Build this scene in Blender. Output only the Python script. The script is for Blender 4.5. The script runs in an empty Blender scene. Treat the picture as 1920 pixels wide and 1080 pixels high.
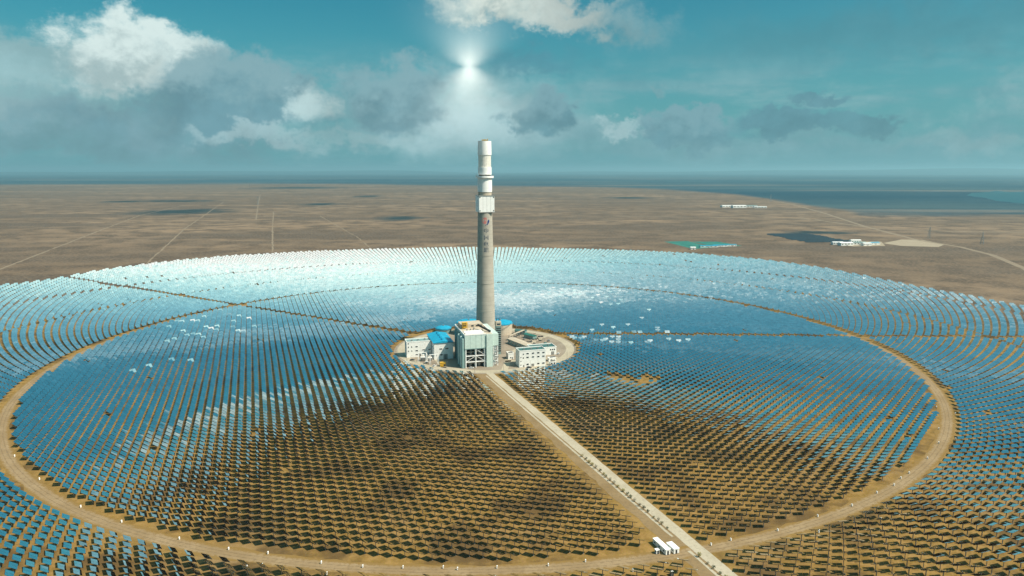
import bpy, bmesh, math, random
import numpy as np
from mathutils import Vector, Matrix
random.seed(7); rng = np.random.default_rng(11)
SC = bpy.context.scene
COL = SC.collection
R = math.radians

# ------------------------------------------------------------------ camera
CAM_H, FPX, HZ = 180.0, 1300.0, 320.0
PITCH = math.atan((540 - HZ) / FPX)
cd = bpy.data.cameras.new('camera'); cam = bpy.data.objects.new('camera', cd); COL.objects.link(cam)
cd.sensor_width = 36; cd.lens = FPX / 1920 * 36; cd.clip_start = 1; cd.clip_end = 300000
cam.location = (0, 0, CAM_H); cam.rotation_euler = (R(90) - PITCH, 0, 0)
SC.camera = cam

def ground(x, y, z=0.0):
    """photo pixel (1920 wide) -> point on the plane of height z"""
    dx = (x - 960) / FPX; dy = (y - 540) / FPX
    fw = math.cos(PITCH) - dy * math.sin(PITCH); up = -math.sin(PITCH) - dy * math.cos(PITCH)
    t = (z - CAM_H) / up
    return np.array([dx * t, fw * t])
def azel(x, y):
    dx = (x - 960) / FPX; dy = (y - 540) / FPX
    fw = math.cos(PITCH) - dy * math.sin(PITCH); up = -math.sin(PITCH) - dy * math.cos(PITCH)
    return math.degrees(math.atan2(dx, fw)), math.degrees(math.atan2(up, math.hypot(dx, fw)))
T = ground(911, 652)                      # foot of the tower
TX, TY = float(T[0]), float(T[1])

# ------------------------------------------------------------------ node helper
class NB:
    def __init__(s, nt): s.nt = nt; s.n = nt.nodes; s.l = nt.links
    def new(s, t, **kw):
        n = s.n.new(t)
        for k, v in kw.items(): setattr(n, k, v)
        return n
    def put(s, sock, v):
        if hasattr(v, 'is_output'): s.l.new(v, sock)
        elif isinstance(v, (tuple, list)) and len(v) == 3 and sock.type == 'RGBA': sock.default_value = (*v, 1)
        else: sock.default_value = v
    def m(s, op, a, b=0.0, c=0.0, clamp=False):
        n = s.new('ShaderNodeMath', operation=op, use_clamp=clamp)
        s.put(n.inputs[0], a); s.put(n.inputs[1], b); s.put(n.inputs[2], c)
        return n.outputs[0]
    def add(s, a, b): return s.m('ADD', a, b)
    def sub(s, a, b): return s.m('SUBTRACT', a, b)
    def mul(s, a, b): return s.m('MULTIPLY', a, b)
    def step(s, v, lo, hi, a=0.0, b=1.0):
        n = s.new('ShaderNodeMapRange', interpolation_type='SMOOTHSTEP')
        s.put(n.inputs[0], v); s.put(n.inputs[1], lo); s.put(n.inputs[2], hi); s.put(n.inputs[3], a); s.put(n.inputs[4], b)
        return n.outputs[0]
    def lin(s, v, lo, hi, a=0.0, b=1.0):
        n = s.new('ShaderNodeMapRange'); n.clamp = True
        s.put(n.inputs[0], v); s.put(n.inputs[1], lo); s.put(n.inputs[2], hi); s.put(n.inputs[3], a); s.put(n.inputs[4], b)
        return n.outputs[0]
    def mix(s, f, a, b, mode='MIX'):
        n = s.new('ShaderNodeMix', data_type='RGBA', blend_type=mode)
        s.put(n.inputs[0], f); s.put(n.inputs[6], a); s.put(n.inputs[7], b)
        return n.outputs[2]
    def noise(s, vec, scale, detail=4.0, rough=0.55, dist=0.0):
        n = s.new('ShaderNodeTexNoise')
        if vec is not None: s.put(n.inputs['Vector'], vec)
        n.inputs['Scale'].default_value = scale; n.inputs['Detail'].default_value = detail
        n.inputs['Roughness'].default_value = rough; n.inputs['Distortion'].default_value = dist
        return n.outputs[0]
    def vmul(s, v, w):
        n = s.new('ShaderNodeVectorMath', operation='MULTIPLY'); s.put(n.inputs[0], v); n.inputs[1].default_value = w
        return n.outputs[0]
    def vadd(s, v, w):
        n = s.new('ShaderNodeVectorMath', operation='ADD'); s.put(n.inputs[0], v); n.inputs[1].default_value = w
        return n.outputs[0]
    def sep(s, v):
        n = s.new('ShaderNodeSeparateXYZ'); s.put(n.inputs[0], v); return n.outputs

# ------------------------------------------------------------------ sun and sky
SUN_AZ, SUN_EL = 113.0, 51.5               # azimuth clockwise from +Y
SUN = np.array([math.cos(R(SUN_EL)) * math.sin(R(SUN_AZ)), math.cos(R(SUN_EL)) * math.cos(R(SUN_AZ)), math.sin(R(SUN_EL))])
sd = bpy.data.lights.new('sun', 'SUN'); so = bpy.data.objects.new('sun', sd); COL.objects.link(so)
sd.energy = 5.0; sd.angle = R(0.53); sd.color = (1.0, 0.92, 0.77)
TRK = np.array([math.cos(R(56)) * math.sin(R(129)), math.cos(R(56)) * math.cos(R(129)), math.sin(R(56))])   # where the standing-by mirrors are turned
so.rotation_euler = Vector(-SUN).to_track_quat('-Z', 'Y').to_euler(); so.location = (600, -200, 900)

world = bpy.data.worlds.new('World'); SC.world = world; world.use_nodes = True
def build_sky():
    w = NB(world.node_tree)
    bg = w.n['Background']; bg.inputs[1].default_value = 0.09
    sky = w.new('ShaderNodeTexSky', sky_type='NISHITA'); sky.sun_disc = False
    sky.sun_elevation = R(SUN_EL); sky.sun_rotation = R(SUN_AZ); sky.altitude = 300; sky.air_density = 1.0; sky.dust_density = 1.4; sky.ozone_density = 1.0
    tc = w.new('ShaderNodeTexCoord'); d = tc.outputs['Generated']
    x, y, z = w.sep(d)
    az = w.mul(w.m('ARCTAN2', x, y), 57.2958); el = w.mul(w.m('ARCSINE', z), 57.2958)
    col = w.mix(1.0, sky.outputs[0], (0.135, 0.74, 0.70), 'MULTIPLY')
    gc = w.new('ShaderNodeCombineXYZ')
    for i, g in enumerate((1.1, 1.85, 1.68)): w.l.new(w.lin(el, 12.0, 55.0, 1.0, g), gc.inputs[i])
    col = w.mix(1.0, col, gc.outputs[0], 'MULTIPLY')
    # bright ring of thin veil round the sun
    sdn = w.new('ShaderNodeVectorMath', operation='DOT_PRODUCT'); w.put(sdn.inputs[0], d); sdn.inputs[1].default_value = tuple(float(q) for q in SUN)
    ang = w.mul(w.m('ARCCOSINE', w.m('MINIMUM', sdn.outputs['Value'], 0.99999)), 57.2958)
    # air near the horizon is paler
    col = w.mix(w.step(el, 14.0, 0.0, 0.0, 0.85), col, (1.25, 3.25, 3.8))
    dn = w.vmul(d, (1.0, 1.0, 1.25))
    n1 = w.noise(dn, 10.0, 7.0, 0.60, 0.2)
    n2 = w.noise(w.vadd(dn, (3.1, 1.7, 0.4)), 4.6, 6.0, 0.58)
    n3 = w.noise(w.vadd(w.vmul(d, (1.0, 1.0, 4.0)), (7.7, 2.2, 9.1)), 5.0, 7.0, 0.62)
    n4 = w.noise(w.vadd(dn, (13.1, 4.7, 2.4)), 26.0, 6.0, 0.65, 0.2)
    n7 = w.noise(w.vadd(dn, (2.1, 14.7, 8.4)), 70.0, 5.0, 0.65)
    n5 = w.noise(w.vadd(dn, (5.5, 9.9, 1.4)), 9.0, 5.0, 0.6)
    veil = w.add(w.m('POWER', 2.718, w.mul(ang, -1 / 11.0)), w.mul(w.m('POWER', 2.718, w.mul(ang, -1 / 24.0)), 0.20))
    col = w.mix(w.m('MINIMUM', w.mul(veil, w.add(1.2, w.mul(n2, 0.9))), 1.0), col, (12.2, 11.2, 10.4))
    # broken fair weather cloud high up, all round
    n6 = w.noise(w.vadd(d, (1.2, 6.6, 3.3)), 3.6, 4.0, 0.5, 0.4)
    m = w.mul(w.step(n6, 0.50, 0.68), w.mul(w.step(el, 14.0, 34.0, 0.0, 0.62), w.step(ang, 62.0, 34.0, 0.35, 1.0)))
    col = w.mix(m, col, w.mix(w.step(n1, 0.32, 0.68), (3.4, 5.0, 5.4), (7.5, 8.6, 8.6)))
    # low bank of soft grey cloud along the horizon
    lo = w.mul(w.step(el, 10.5, 5.0), w.step(el, 0.0, 2.2)); bank = w.mul(w.step(n3, 0.40, 0.64), lo)
    col = w.mix(w.mul(bank, w.lin(az, -20.0, 15.0, 0.85, 0.6)), col, w.mix(w.step(n1, 0.36, 0.66), (1.5, 3.05, 3.55), (3.1, 4.7, 5.0)))
    col = w.mix(w.mul(w.mul(w.step(n5, 0.55, 0.72), lo), 0.35), col, (4.2, 5.6, 5.7))
    azw = w.add(az, w.add(w.add(w.mul(w.sub(n1, 0.5), 9.0), w.mul(w.sub(n4, 0.5), 5.0)), w.mul(w.sub(n7, 0.5), 1.8)))
    elw = w.add(el, w.add(w.add(w.mul(w.sub(n5, 0.5), 5.6), w.mul(w.sub(w.noise(w.vadd(dn, (8.3, 3.7, 12.4)), 24.0, 6.0, 0.65), 0.5), 4.2)), w.mul(w.sub(n7, 0.5), 1.5)))
    def blob(px, py, rx, ry, c, alpha=1.0, soft=0.42, top=None, w0=1.0, high=None):
        nonlocal col
        a0, e0 = high or azel(px, py); ra = rx / FPX * 57.3; re = ry / FPX * 57.3
        A = azw if w0 == 1.0 else w.add(w.mul(az, 1 - w0), w.mul(azw, w0)); E_ = elw if w0 == 1.0 else w.add(w.mul(el, 1 - w0), w.mul(elw, w0))
        u = w.mul(w.sub(A, a0), 1 / ra); v = w.mul(w.sub(E_, e0), 1 / re)
        k = w.sub(1.15, w.m('SQRT', w.add(w.mul(u, u), w.mul(v, v))))
        mk = w.mul(w.step(k, 0.0, soft), alpha)
        cc = w.mix(w.step(n1, 0.36, 0.66), tuple(q * 0.82 for q in c), tuple(q * 1.12 for q in c))
        if top is not None: cc = w.mix(w.step(w.add(v, w.mul(w.sub(n4, .5), 3.0)), -0.55, 0.65), cc, top)
        col = w.mix(mk, col, cc)
    W1 = (6.6, 7.9, 7.7); G1 = (1.45, 2.95, 3.5); G2 = (2.3, 3.9, 4.35); L1 = (3.9, 5.4, 5.6)
    blob(850, 215, 300, 95, (4.1, 5.8, 6.1), 0.8, 1.1)
    blob(120, 240, 330, 62, G2, 0.85, 0.8, L1)
    blob(50, 125, 190, 50, (3.6, 5.3, 5.5), 0.75, 0.8)
    blob(255, 100, 122, 66, (4.4, 5.9, 6.0), 1.0, 0.42, W1, 0.85)
    blob(330, 138, 90, 34, W1, 0.75, 0.6)
    blob(440, 178, 140, 76, G1, 0.92, 0.4, G2, 0.9)
    blob(290, 230, 260, 52, G1, 0.75, 0.7)
    blob(120, 282, 300, 24, (1.5, 3.0, 3.4), 0.75, 0.9)
    blob(578, 190, 42, 32, (5.2, 6.8, 6.8), 0.8, 0.8, None, 0.6)
    blob(490, 250, 130, 18, L1, 0.65, 0.8)
    blob(730, 185, 115, 62, G1, 0.85, 0.5, G2, 1.0)
    blob(690, 265, 130, 20, L1, 0.5, 1.0)
    blob(945, 20, 130, 40, (4.7, 5.8, 5.5), 0.95, 0.85, (6.4, 7.1, 6.5))
    blob(1060, 25, 110, 34, (5.4, 6.1, 5.7), 0.8, 0.9)
    blob(1190, 40, 110, 40, (2.6, 3.9, 4.1), 0.6, 1.1)
    blob(1015, 210, 62, 38, (1.25, 2.8, 3.35), 0.9, 0.4, (1.9, 3.5, 4.0), 0.8)
    blob(1180, 243, 70, 16, L1, 0.7, 0.8)
    blob(1290, 240, 95, 32, (1.3, 2.85, 3.4), 0.9, 0.4, (2.0, 3.6, 4.1), 0.8)
    blob(1480, 232, 80, 26, (1.15, 2.7, 3.25), 0.9, 0.45, None, 0.8)
    blob(1615, 238, 55, 17, (1.15, 2.7, 3.2), 0.85, 0.5, None, 0.7)
    blob(1548, 186, 48, 15, (1.15, 2.7, 3.25), 0.85, 0.55, None, 0.7)
    blob(1236, 172, 26, 9, (1.9, 3.6, 4.0), 0.6, 0.7, None, 0.7)
    blob(1810, 258, 150, 24, (3.0, 4.6, 4.8), 0.55, 1.0)
    blob(1350, 275, 420, 24, (2.0, 3.7, 4.1), 0.5, 1.0)
    blob(1700, 60, 480, 60, (1.0, 2.5, 2.95), 0.45, 1.2)
    blob(1000, 112, 130, 25, (0.9, 2.5, 3.2), 0.6, 1.0)
    # a fair weather cloud high up beside the sun
    vd = w.new('ShaderNodeVectorMath', operation='DISTANCE'); w.put(vd.inputs[0], d); vd.inputs[1].default_value = (0.25, 0.09, 0.964)
    k = w.add(w.sub(1.0, w.mul(vd.outputs['Value'], 1 / 0.25)), w.add(w.mul(w.sub(n1, 0.5), 2.2), w.mul(w.sub(n4, 0.5), 0.8)))
    col = w.mix(w.mul(w.step(k, 0.0, 0.9), 0.85), col, w.mix(w.step(n5, 0.35, 0.65), (6.4, 7.4, 7.4), (10.5, 10.9, 10.4)))
    w.l.new(col, bg.inputs[0])
build_sky()
world.cycles.sampling_method = 'MANUAL'; world.cycles.sample_map_resolution = 512
SC.view_settings.view_transform = 'Standard'; SC.view_settings.look = 'None'
SC.view_settings.exposure = 0.25; SC.view_settings.gamma = 1.0; SC.view_settings.use_curve_mapping = False
cy = SC.cycles
cy.max_bounces = 7; cy.diffuse_bounces = 3; cy.glossy_bounces = 5; cy.volume_bounces = 0; cy.transparent_max_bounces = 8
cy.caustics_reflective = False; cy.caustics_refractive = False; cy.use_denoising = True
cy.sample_clamp_indirect = 6.0

# ------------------------------------------------------------------ materials
def material(name, rgb, rough=0.7, metal=0.0, var=0.12, scale=0.6, bump=0.0, bscale=3.0, spec=0.3, rust=None):
    mt = bpy.data.materials.new(name); mt.use_nodes = True
    b = NB(mt.node_tree); p = b.n['Principled BSDF']
    tc = b.new('ShaderNodeNewGeometry').outputs['Position']
    n = b.noise(tc, scale, 5, 0.6)
    c = b.mix(b.step(n, 0.3, 0.7), tuple(v * (1 - var) for v in rgb), tuple(min(1, v * (1 + var)) for v in rgb))
    if rust: c = b.mix(b.step(b.noise(tc, scale * 1.7, 6, 0.65), 0.56, 0.72), c, rust)
    b.put(p.inputs['Base Color'], c); p.inputs['Roughness'].default_value = rough; p.inputs['Metallic'].default_value = metal
    p.inputs['Specular IOR Level'].default_value = spec
    if bump:
        bn = b.new('ShaderNodeBump'); bn.inputs['Strength'].default_value = bump; bn.inputs['Distance'].default_value = 0.1
        b.put(bn.inputs['Height'], b.noise(tc, bscale, 5, 0.6)); b.l.new(bn.outputs[0], p.inputs['Normal'])
    return mt
M = {}
M['mirror'] = material('mirror_glass', (0.80, 0.90, 0.91), 0.012, 1.0, 0.11, 0.17)
M['back'] = material('mirror_back_steel', (0.055, 0.045, 0.036), 0.6, 0.2, 0.25, 0.9)
M['steel'] = material('galvanised_steel', (0.30, 0.30, 0.29), 0.5, 0.5, 0.15, 0.8)
M['white'] = material('white_render', (0.84, 0.83, 0.79), 0.75, 0, 0.06, 0.35, rust=(0.66, 0.64, 0.58))
M['wpaint'] = material('white_paint', (0.94, 0.93, 0.90), 0.45, 0, 0.04, 0.5)
M['clad'] = material('pale_cladding', (0.58, 0.70, 0.64), 0.5, 0.1, 0.06, 0.4)
M['teal'] = material('grey_green_cladding', (0.22, 0.34, 0.33), 0.5, 0.1, 0.10, 0.4)
M['cyan'] = material('blue_sheet_roof', (0.015, 0.33, 0.52), 0.45, 0.0, 0.12, 0.25)
M['roofgreen'] = material('dark_green_roof', (0.045, 0.13, 0.125), 0.7, 0, 0.2, 0.4)
M['dark'] = material('dark_interior', (0.03, 0.035, 0.035), 0.7, 0, 0.3, 0.6)
M['glass'] = material('window_glass', (0.02, 0.03, 0.035), 0.08, 0, 0.2, 0.6, spec=0.6)
M['concrete'] = material('tower_concrete', (0.45, 0.41, 0.345), 0.85, 0, 0.10, 0.12, 0.25, 1.5)
M['beige'] = material('beige_render', (0.52, 0.44, 0.34), 0.8, 0, 0.10, 0.4)
M['yellow'] = material('yellow_paint', (0.62, 0.36, 0.03), 0.5, 0, 0.12, 0.8)
M['black'] = material('black_rubber', (0.02, 0.02, 0.02), 0.8)
M['red'] = material('logo_red', (0.62, 0.20, 0.18), 0.6)
M['blue'] = material('logo_blue', (0.012, 0.03, 0.16), 0.6)
M['ink'] = material('sign_navy', (0.02, 0.05, 0.09), 0.6)
M['bark'] = material('bark', (0.10, 0.07, 0.045), 0.9)
M['leaf'] = material('leaf', (0.055, 0.075, 0.025), 0.7, 0, 0.4, 1.5)
M['leafy'] = material('leaf_yellow', (0.20, 0.17, 0.03), 0.7, 0, 0.35, 1.5)
M['pv'] = material('photovoltaic_glass', (0.012, 0.03, 0.042), 0.45, 0.0, 0.2, 0.1, spec=0.25)
M['carpaint'] = material('dark_car_paint', (0.03, 0.035, 0.04), 0.25, 0.2, 0.1, 1)
M['carwhite'] = material('white_car_paint', (0.75, 0.75, 0.73), 0.25, 0.0, 0.05, 1)

def corrugate(mt, period=0.9, strength=0.35):
    b = NB(mt.node_tree); p = b.n['Principled BSDF']
    g = b.new('ShaderNodeNewGeometry'); x, y, z = b.sep(g.outputs['Position'])
    t = b.add(b.mul(x, math.cos(R(16))), b.mul(y, math.sin(R(16)))); t2 = b.sub(b.mul(y, math.cos(R(16))), b.mul(x, math.sin(R(16))))
    s = b.add(b.m('SINE', b.mul(t, 6.28 / period)), b.m('SINE', b.mul(t2, 6.28 / period)))
    bn = b.new('ShaderNodeBump'); bn.inputs['Strength'].default_value = strength; bn.inputs['Distance'].default_value = 0.15
    b.put(bn.inputs['Height'], s); b.l.new(bn.outputs[0], p.inputs['Normal'])
for k in ('clad', 'teal', 'cyan'): corrugate(M[k])
# pour rings on the tower shaft
def tower_rings():
    b = NB(M['concrete'].node_tree); p = b.n['Principled BSDF']
    x, y, z = b.sep(b.new('ShaderNodeNewGeometry').outputs['Position'])
    lift = b.m('FRACT', b.mul(z, 1 / 4.2)); line = b.step(lift, 0.90, 0.99)
    c = p.inputs['Base Color'].links[0].from_socket
    tone = b.new('ShaderNodeTexNoise'); tone.noise_dimensions = '1D'; b.put(tone.inputs['W'], b.m('FLOOR', b.mul(z, 1 / 4.2))); tone.inputs['Scale'].default_value = 3.7
    c2 = b.mix(b.lin(tone.outputs[0], 0.3, 0.7, 0.0, 0.35), c, (0.36, 0.325, 0.27))
    c3 = b.mix(b.mul(line, 0.55), c2, (0.25, 0.22, 0.18))
    b.put(p.inputs['Base Color'], c3)
tower_rings()

def ground_material():
    mt = bpy.data.materials.new('steppe'); mt.use_nodes = True
    b = NB(mt.node_tree); p = b.n['Principled BSDF']; p.inputs['Roughness'].default_value = 0.95; p.inputs['Specular IOR Level'].default_value = 0.1
    pos = b.new('ShaderNodeNewGeometry').outputs['Position']; x, y, z = b.sep(pos)
    nb = b.noise(pos, 0.0011, 6, 0.6); nm = b.noise(pos, 0.012, 7, 0.62); nf = b.noise(pos, 0.16, 6, 0.62); ng = b.noise(pos, 0.9, 4, 0.6)
    steppe = b.mix(b.step(nb, 0.40, 0.60), (0.160, 0.113, 0.076), (0.255, 0.178, 0.116))
    steppe = b.mix(b.step(b.noise(b.vmul(pos, (0.0009, 0.0035, 0)), 1.0, 7, 0.65), 0.44, 0.62), steppe, (0.105, 0.082, 0.064))
    steppe = b.mix(b.step(nm, 0.40, 0.64), steppe, (0.090, 0.067, 0.050))
    steppe = b.mix(b.mul(b.step(nf, 0.45, 0.68), 0.6), steppe, (0.26, 0.187, 0.122))
    field = b.mix(b.step(nf, 0.34, 0.64), (0.205, 0.122, 0.034), (0.31, 0.188, 0.066))
    field = b.mix(b.mul(b.step(ng, 0.50, 0.68), 0.75), field, (0.22, 0.155, 0.022))
    field = b.mix(b.mul(b.step(nm, 0.52, 0.68), 0.6), field, (0.26, 0.175, 0.095))
    field = b.mix(b.mul(b.step(b.noise(pos, 0.022, 6, 0.62), 0.47, 0.62), 0.8), field, (0.095, 0.060, 0.027))
    rx = b.sub(x, TX); ry = b.sub(y, TY); rad = b.m('SQRT', b.add(b.mul(rx, rx), b.mul(ry, ry)))
    col = b.mix(b.step(b.add(rad, b.mul(nm, 120)), 760, 620), steppe, field)
    # cloud shadows painted into the steppe colour as dark teal patches
    for px, py, hw, hh in [(340, 397, 125, 6.5), (750, 409, 62, 6.5), (600, 383, 55, 3.5), (330, 377, 130, 2.8), (690, 368, 40, 2.2), (230, 378, 60, 2.5), (560, 352, 130, 2.6), (860, 345, 150, 3.2), (1180, 371, 60, 2.5), (1530, 436, 100, 4.0), (1380, 352, 90, 3)]:
        c0 = ground(px, py); ex = abs(ground(px + hw, py)[0] - c0[0]); ey = abs(ground(px, py - hh)[1] - c0[1])
        u = b.mul(b.sub(x, float(c0[0])), 1 / ex); v = b.mul(b.sub(y, float(c0[1])), 1 / ey)
        k = b.add(b.sub(1.0, b.m('SQRT', b.add(b.mul(u, u), b.mul(v, v)))), b.mul(b.sub(nb, 0.5), 0.9))
        k = b.add(k, b.mul(b.sub(nm, 0.5), 0.7))
        col = b.mix(b.mul(b.step(k, 0.0, 0.8), 0.93), col, (0.016, 0.038, 0.046))
    # far lowland beyond the plateau edge; dark blue mixes land cover with painted cloud shade
    t = b.m('DIVIDE', x, y)
    ramp = b.new('ShaderNodeFloatCurve'); cv = ramp.mapping.curves[0]
    pts = [(-0.8, 9200), (-0.25, 9800), (0.0, 8300), (0.14, 7800), (0.24, 6400), (0.32, 5400), (0.38, 4300), (0.43, 3700), (0.50, 3050), (0.60, 2850), (0.8, 2750)]
    while len(cv.points) < len(pts): cv.points.new(0.5, 0.5)
    for q, (a, v) in zip(cv.points, pts): q.location = ((a + 1) / 2, v / 12000); q.handle_type = 'VECTOR'
    ramp.mapping.update()
    b.put(ramp.inputs['Value'], b.mul(b.add(t, 1.0), 0.5))
    edge = b.mul(ramp.outputs[0], 12000)
    f = b.m('DIVIDE', b.add(y, b.mul(b.sub(nb, 0.5), 900)), edge)
    ns = b.noise(b.vmul(pos, (0.00009, 0.00040, 0)), 1.0, 8, 0.7)
    low = b.mix(b.step(ns, 0.42, 0.66), (0.008, 0.045, 0.072), (0.055, 0.095, 0.105))
    low = b.mix(b.mul(b.step(b.noise(b.vmul(pos, (0.00016, 0.0009, 0)), 1.0, 8, 0.68), 0.53, 0.64), 0.8), low, (0.17, 0.15, 0.125))
    col = b.mix(b.step(f, 0.94, 1.05), col, low)
    b.put(p.inputs['Base Color'], col)
    bn = b.new('ShaderNodeBump'); bn.inputs['Strength'].default_value = 0.6; bn.inputs['Distance'].default_value = 0.5
    b.put(bn.inputs['Height'], b.add(nf, b.mul(ng, 0.4))); b.l.new(bn.outputs[0], p.inputs['Normal'])
    return mt
M['ground'] = ground_material()

def dirt_material(name, c1, c2, c3, ring=None):
    mt = bpy.data.materials.new(name); mt.use_nodes = True
    b = NB(mt.node_tree); p = b.n['Principled BSDF']; p.inputs['Roughness'].default_value = 0.92; p.inputs['Specular IOR Level'].default_value = 0.12
    pos = b.new('ShaderNodeNewGeometry').outputs['Position']
    a = b.noise(pos, 0.05, 6, 0.6); c = b.noise(pos, 0.5, 5, 0.6); e = b.noise(pos, 2.5, 4, 0.6)
    col = b.mix(b.step(a, 0.35, 0.65), c1, c2); col = b.mix(b.mul(b.step(c, 0.45, 0.7), 0.7), col, c3)
    col = b.mix(b.mul(b.step(e, 0.5, 0.75), 0.3), col, tuple(v * 0.7 for v in c1))
    if ring:
        x, y, z = b.sep(pos); rx = b.sub(x, TX); ry = b.sub(y, TY)
        off = b.m('ABSOLUTE', b.sub(b.m('SQRT', b.add(b.mul(rx, rx), b.mul(ry, ry))), ring))
        rut = b.step(b.m('ABSOLUTE', b.sub(off, b.add(0.5, b.mul(a, 1.6)))), 0.45, 0.15)
        col = b.mix(b.mul(rut, b.step(c, 0.35, 0.6, 0.15, 0.6)), col, tuple(v * 0.62 for v in c1))
        col = b.mix(b.step(b.add(off, b.mul(b.sub(c, 0.5), 5.0)), 2.2, 4.4), col, (0.235, 0.145, 0.048))
    b.put(p.inputs['Base Color'], col); return mt
M['ringdirt'] = dirt_material('ring_dirt_road', (0.27, 0.185, 0.098), (0.33, 0.235, 0.135), (0.22, 0.155, 0.088), 404.5)
M['dirt'] = dirt_material('dirt_road', (0.225, 0.150, 0.072), (0.275, 0.19, 0.10), (0.19, 0.135, 0.075))
M['pale'] = dirt_material('pale_concrete_road', (0.40, 0.345, 0.25), (0.47, 0.41, 0.31), (0.34, 0.29, 0.215))
M['yard'] = dirt_material('yard_gravel', (0.24, 0.195, 0.15), (0.32, 0.27, 0.21), (0.27, 0.21, 0.145))
M['track'] = dirt_material('steppe_track', (0.23, 0.18, 0.13), (0.27, 0.21, 0.15), (0.18, 0.14, 0.10))
M['sand'] = dirt_material('bare_sand', (0.33, 0.27, 0.195), (0.38, 0.31, 0.225), (0.28, 0.225, 0.165))
M['gcover'] = dirt_material('green_sheeting', (0.03, 0.16, 0.13), (0.05, 0.20, 0.16), (0.02, 0.10, 0.12))
def water_material():
    mt = bpy.data.materials.new('lake_water'); mt.use_nodes = True
    b = NB(mt.node_tree); p = b.n['Principled BSDF']
    p.inputs['Base Color'].default_value = (0.012, 0.075, 0.095, 1); p.inputs['Roughness'].default_value = 0.5; p.inputs['Specular IOR Level'].default_value = 0.25
    bn = b.new('ShaderNodeBump'); bn.inputs['Strength'].default_value = 0.3; bn.inputs['Distance'].default_value = 0.3
    b.put(bn.inputs['Height'], b.noise(b.new('ShaderNodeNewGeometry').outputs['Position'], 0.15, 4)); b.l.new(bn.outputs[0], p.inputs['Normal'])
    return mt
M['water'] = water_material()

# ------------------------------------------------------------------ mesh helpers
def link(name, me, mats, parent=None):
    o = bpy.data.objects.new(name, me); COL.objects.link(o)
    if not isinstance(mats, (list, tuple)): mats = [mats]
    if not me.materials:
        for k in mats: me.materials.append(M[k] if isinstance(k, str) else k)
    if parent is not None: o.parent = parent
    return o
def tag(o, label=None, cat=None, group=None, kind=None):
    if label: o['label'] = label
    if cat: o['category'] = cat
    if group: o['group'] = group
    if kind: o['kind'] = kind
    return o
def thing(name, loc, rot, label, cat, group=None):
    o = bpy.data.objects.new(name, None); COL.objects.link(o); o.location = loc; o.rotation_euler = (0, 0, rot); o.empty_display_size = 1
    return tag(o, label, cat, group)
class MB:
    """collects shapes into one mesh"""
    def __init__(s): s.v = []; s.f = []; s.mi = []
    def quad(s, pts, mi=0):
        k = len(s.v); s.v += [tuple(p) for p in pts]; s.f.append(tuple(range(k, k + len(pts)))); s.mi.append(mi)
    def box(s, x0, x1, y0, y1, z0, z1, mi=0):
        k = len(s.v)
        s.v += [(x0, y0, z0), (x1, y0, z0), (x1, y1, z0), (x0, y1, z0), (x0, y0, z1), (x1, y0, z1), (x1, y1, z1), (x0, y1, z1)]
        for q in ((0, 3, 2, 1), (4, 5, 6, 7), (0, 1, 5, 4), (1, 2, 6, 5), (2, 3, 7, 6), (3, 0, 4, 7)):
            s.f.append(tuple(k + i for i in q)); s.mi.append(mi)
        return s
    def bar(s, a, b, w, mi=0):
        a = Vector(a); b = Vector(b); d = (b - a).normalized()
        u = d.cross(Vector((0, 0, 1)));  u = u.normalized() if u.length > 1e-4 else Vector((1, 0, 0)); v = d.cross(u)
        k = len(s.v)
        for p in (a, b):
            for i, j in ((-1, -1), (1, -1), (1, 1), (-1, 1)): s.v.append(tuple(p + u * (i * w / 2) + v * (j * w / 2)))
        for q in ((0, 1, 2, 3), (7, 6, 5, 4), (0, 4, 5, 1), (1, 5, 6, 2), (2, 6, 7, 3), (3, 7, 4, 0)):
            s.f.append(tuple(k + i for i in q)); s.mi.append(mi)
        return s
    def lathe(s, prof, n=32, cx=0, cy=0, cap=True, mi=0):
        k = len(s.v)
        for r, z in prof:
            for i in range(n):
                a = 2 * math.pi * i / n; s.v.append((cx + r * math.cos(a), cy + r * math.sin(a), z))
        for j in range(len(prof) - 1):
            for i in range(n):
                i2 = (i + 1) % n; s.f.append((k + j * n + i, k + j * n + i2, k + (j + 1) * n + i2, k + (j + 1) * n + i)); s.mi.append(mi)
        if cap:
            s.f.append(tuple(k + i for i in reversed(range(n)))); s.mi.append(mi)
            s.f.append(tuple(k + (len(prof) - 1) * n + i for i in range(n))); s.mi.append(mi)
        return s
    def mesh(s, name, smooth=False):
        me = bpy.data.meshes.new(name); me.from_pydata(s.v, [], s.f)
        me.polygons.foreach_set('material_index', s.mi)
        if smooth:
            me.polygons.foreach_set('use_smooth', [True] * len(s.f))
        me.update(); return me
    def build(s, name, mats, parent=None, smooth=False):
        return link(name, s.mesh(name, smooth), mats, parent)
def smooth_by_angle(o, deg=35):
    me = o.data
    me.polygons.foreach_set('use_smooth', [True] * len(me.polygons))
    try: me.set_sharp_from_angle(angle=R(deg))
    except Exception: pass
def box_part(name, mat, parent, x0, x1, y0, y1, z0, z1): return MB().box(x0, x1, y0, y1, z0, z1).build(name, mat, parent)

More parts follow.
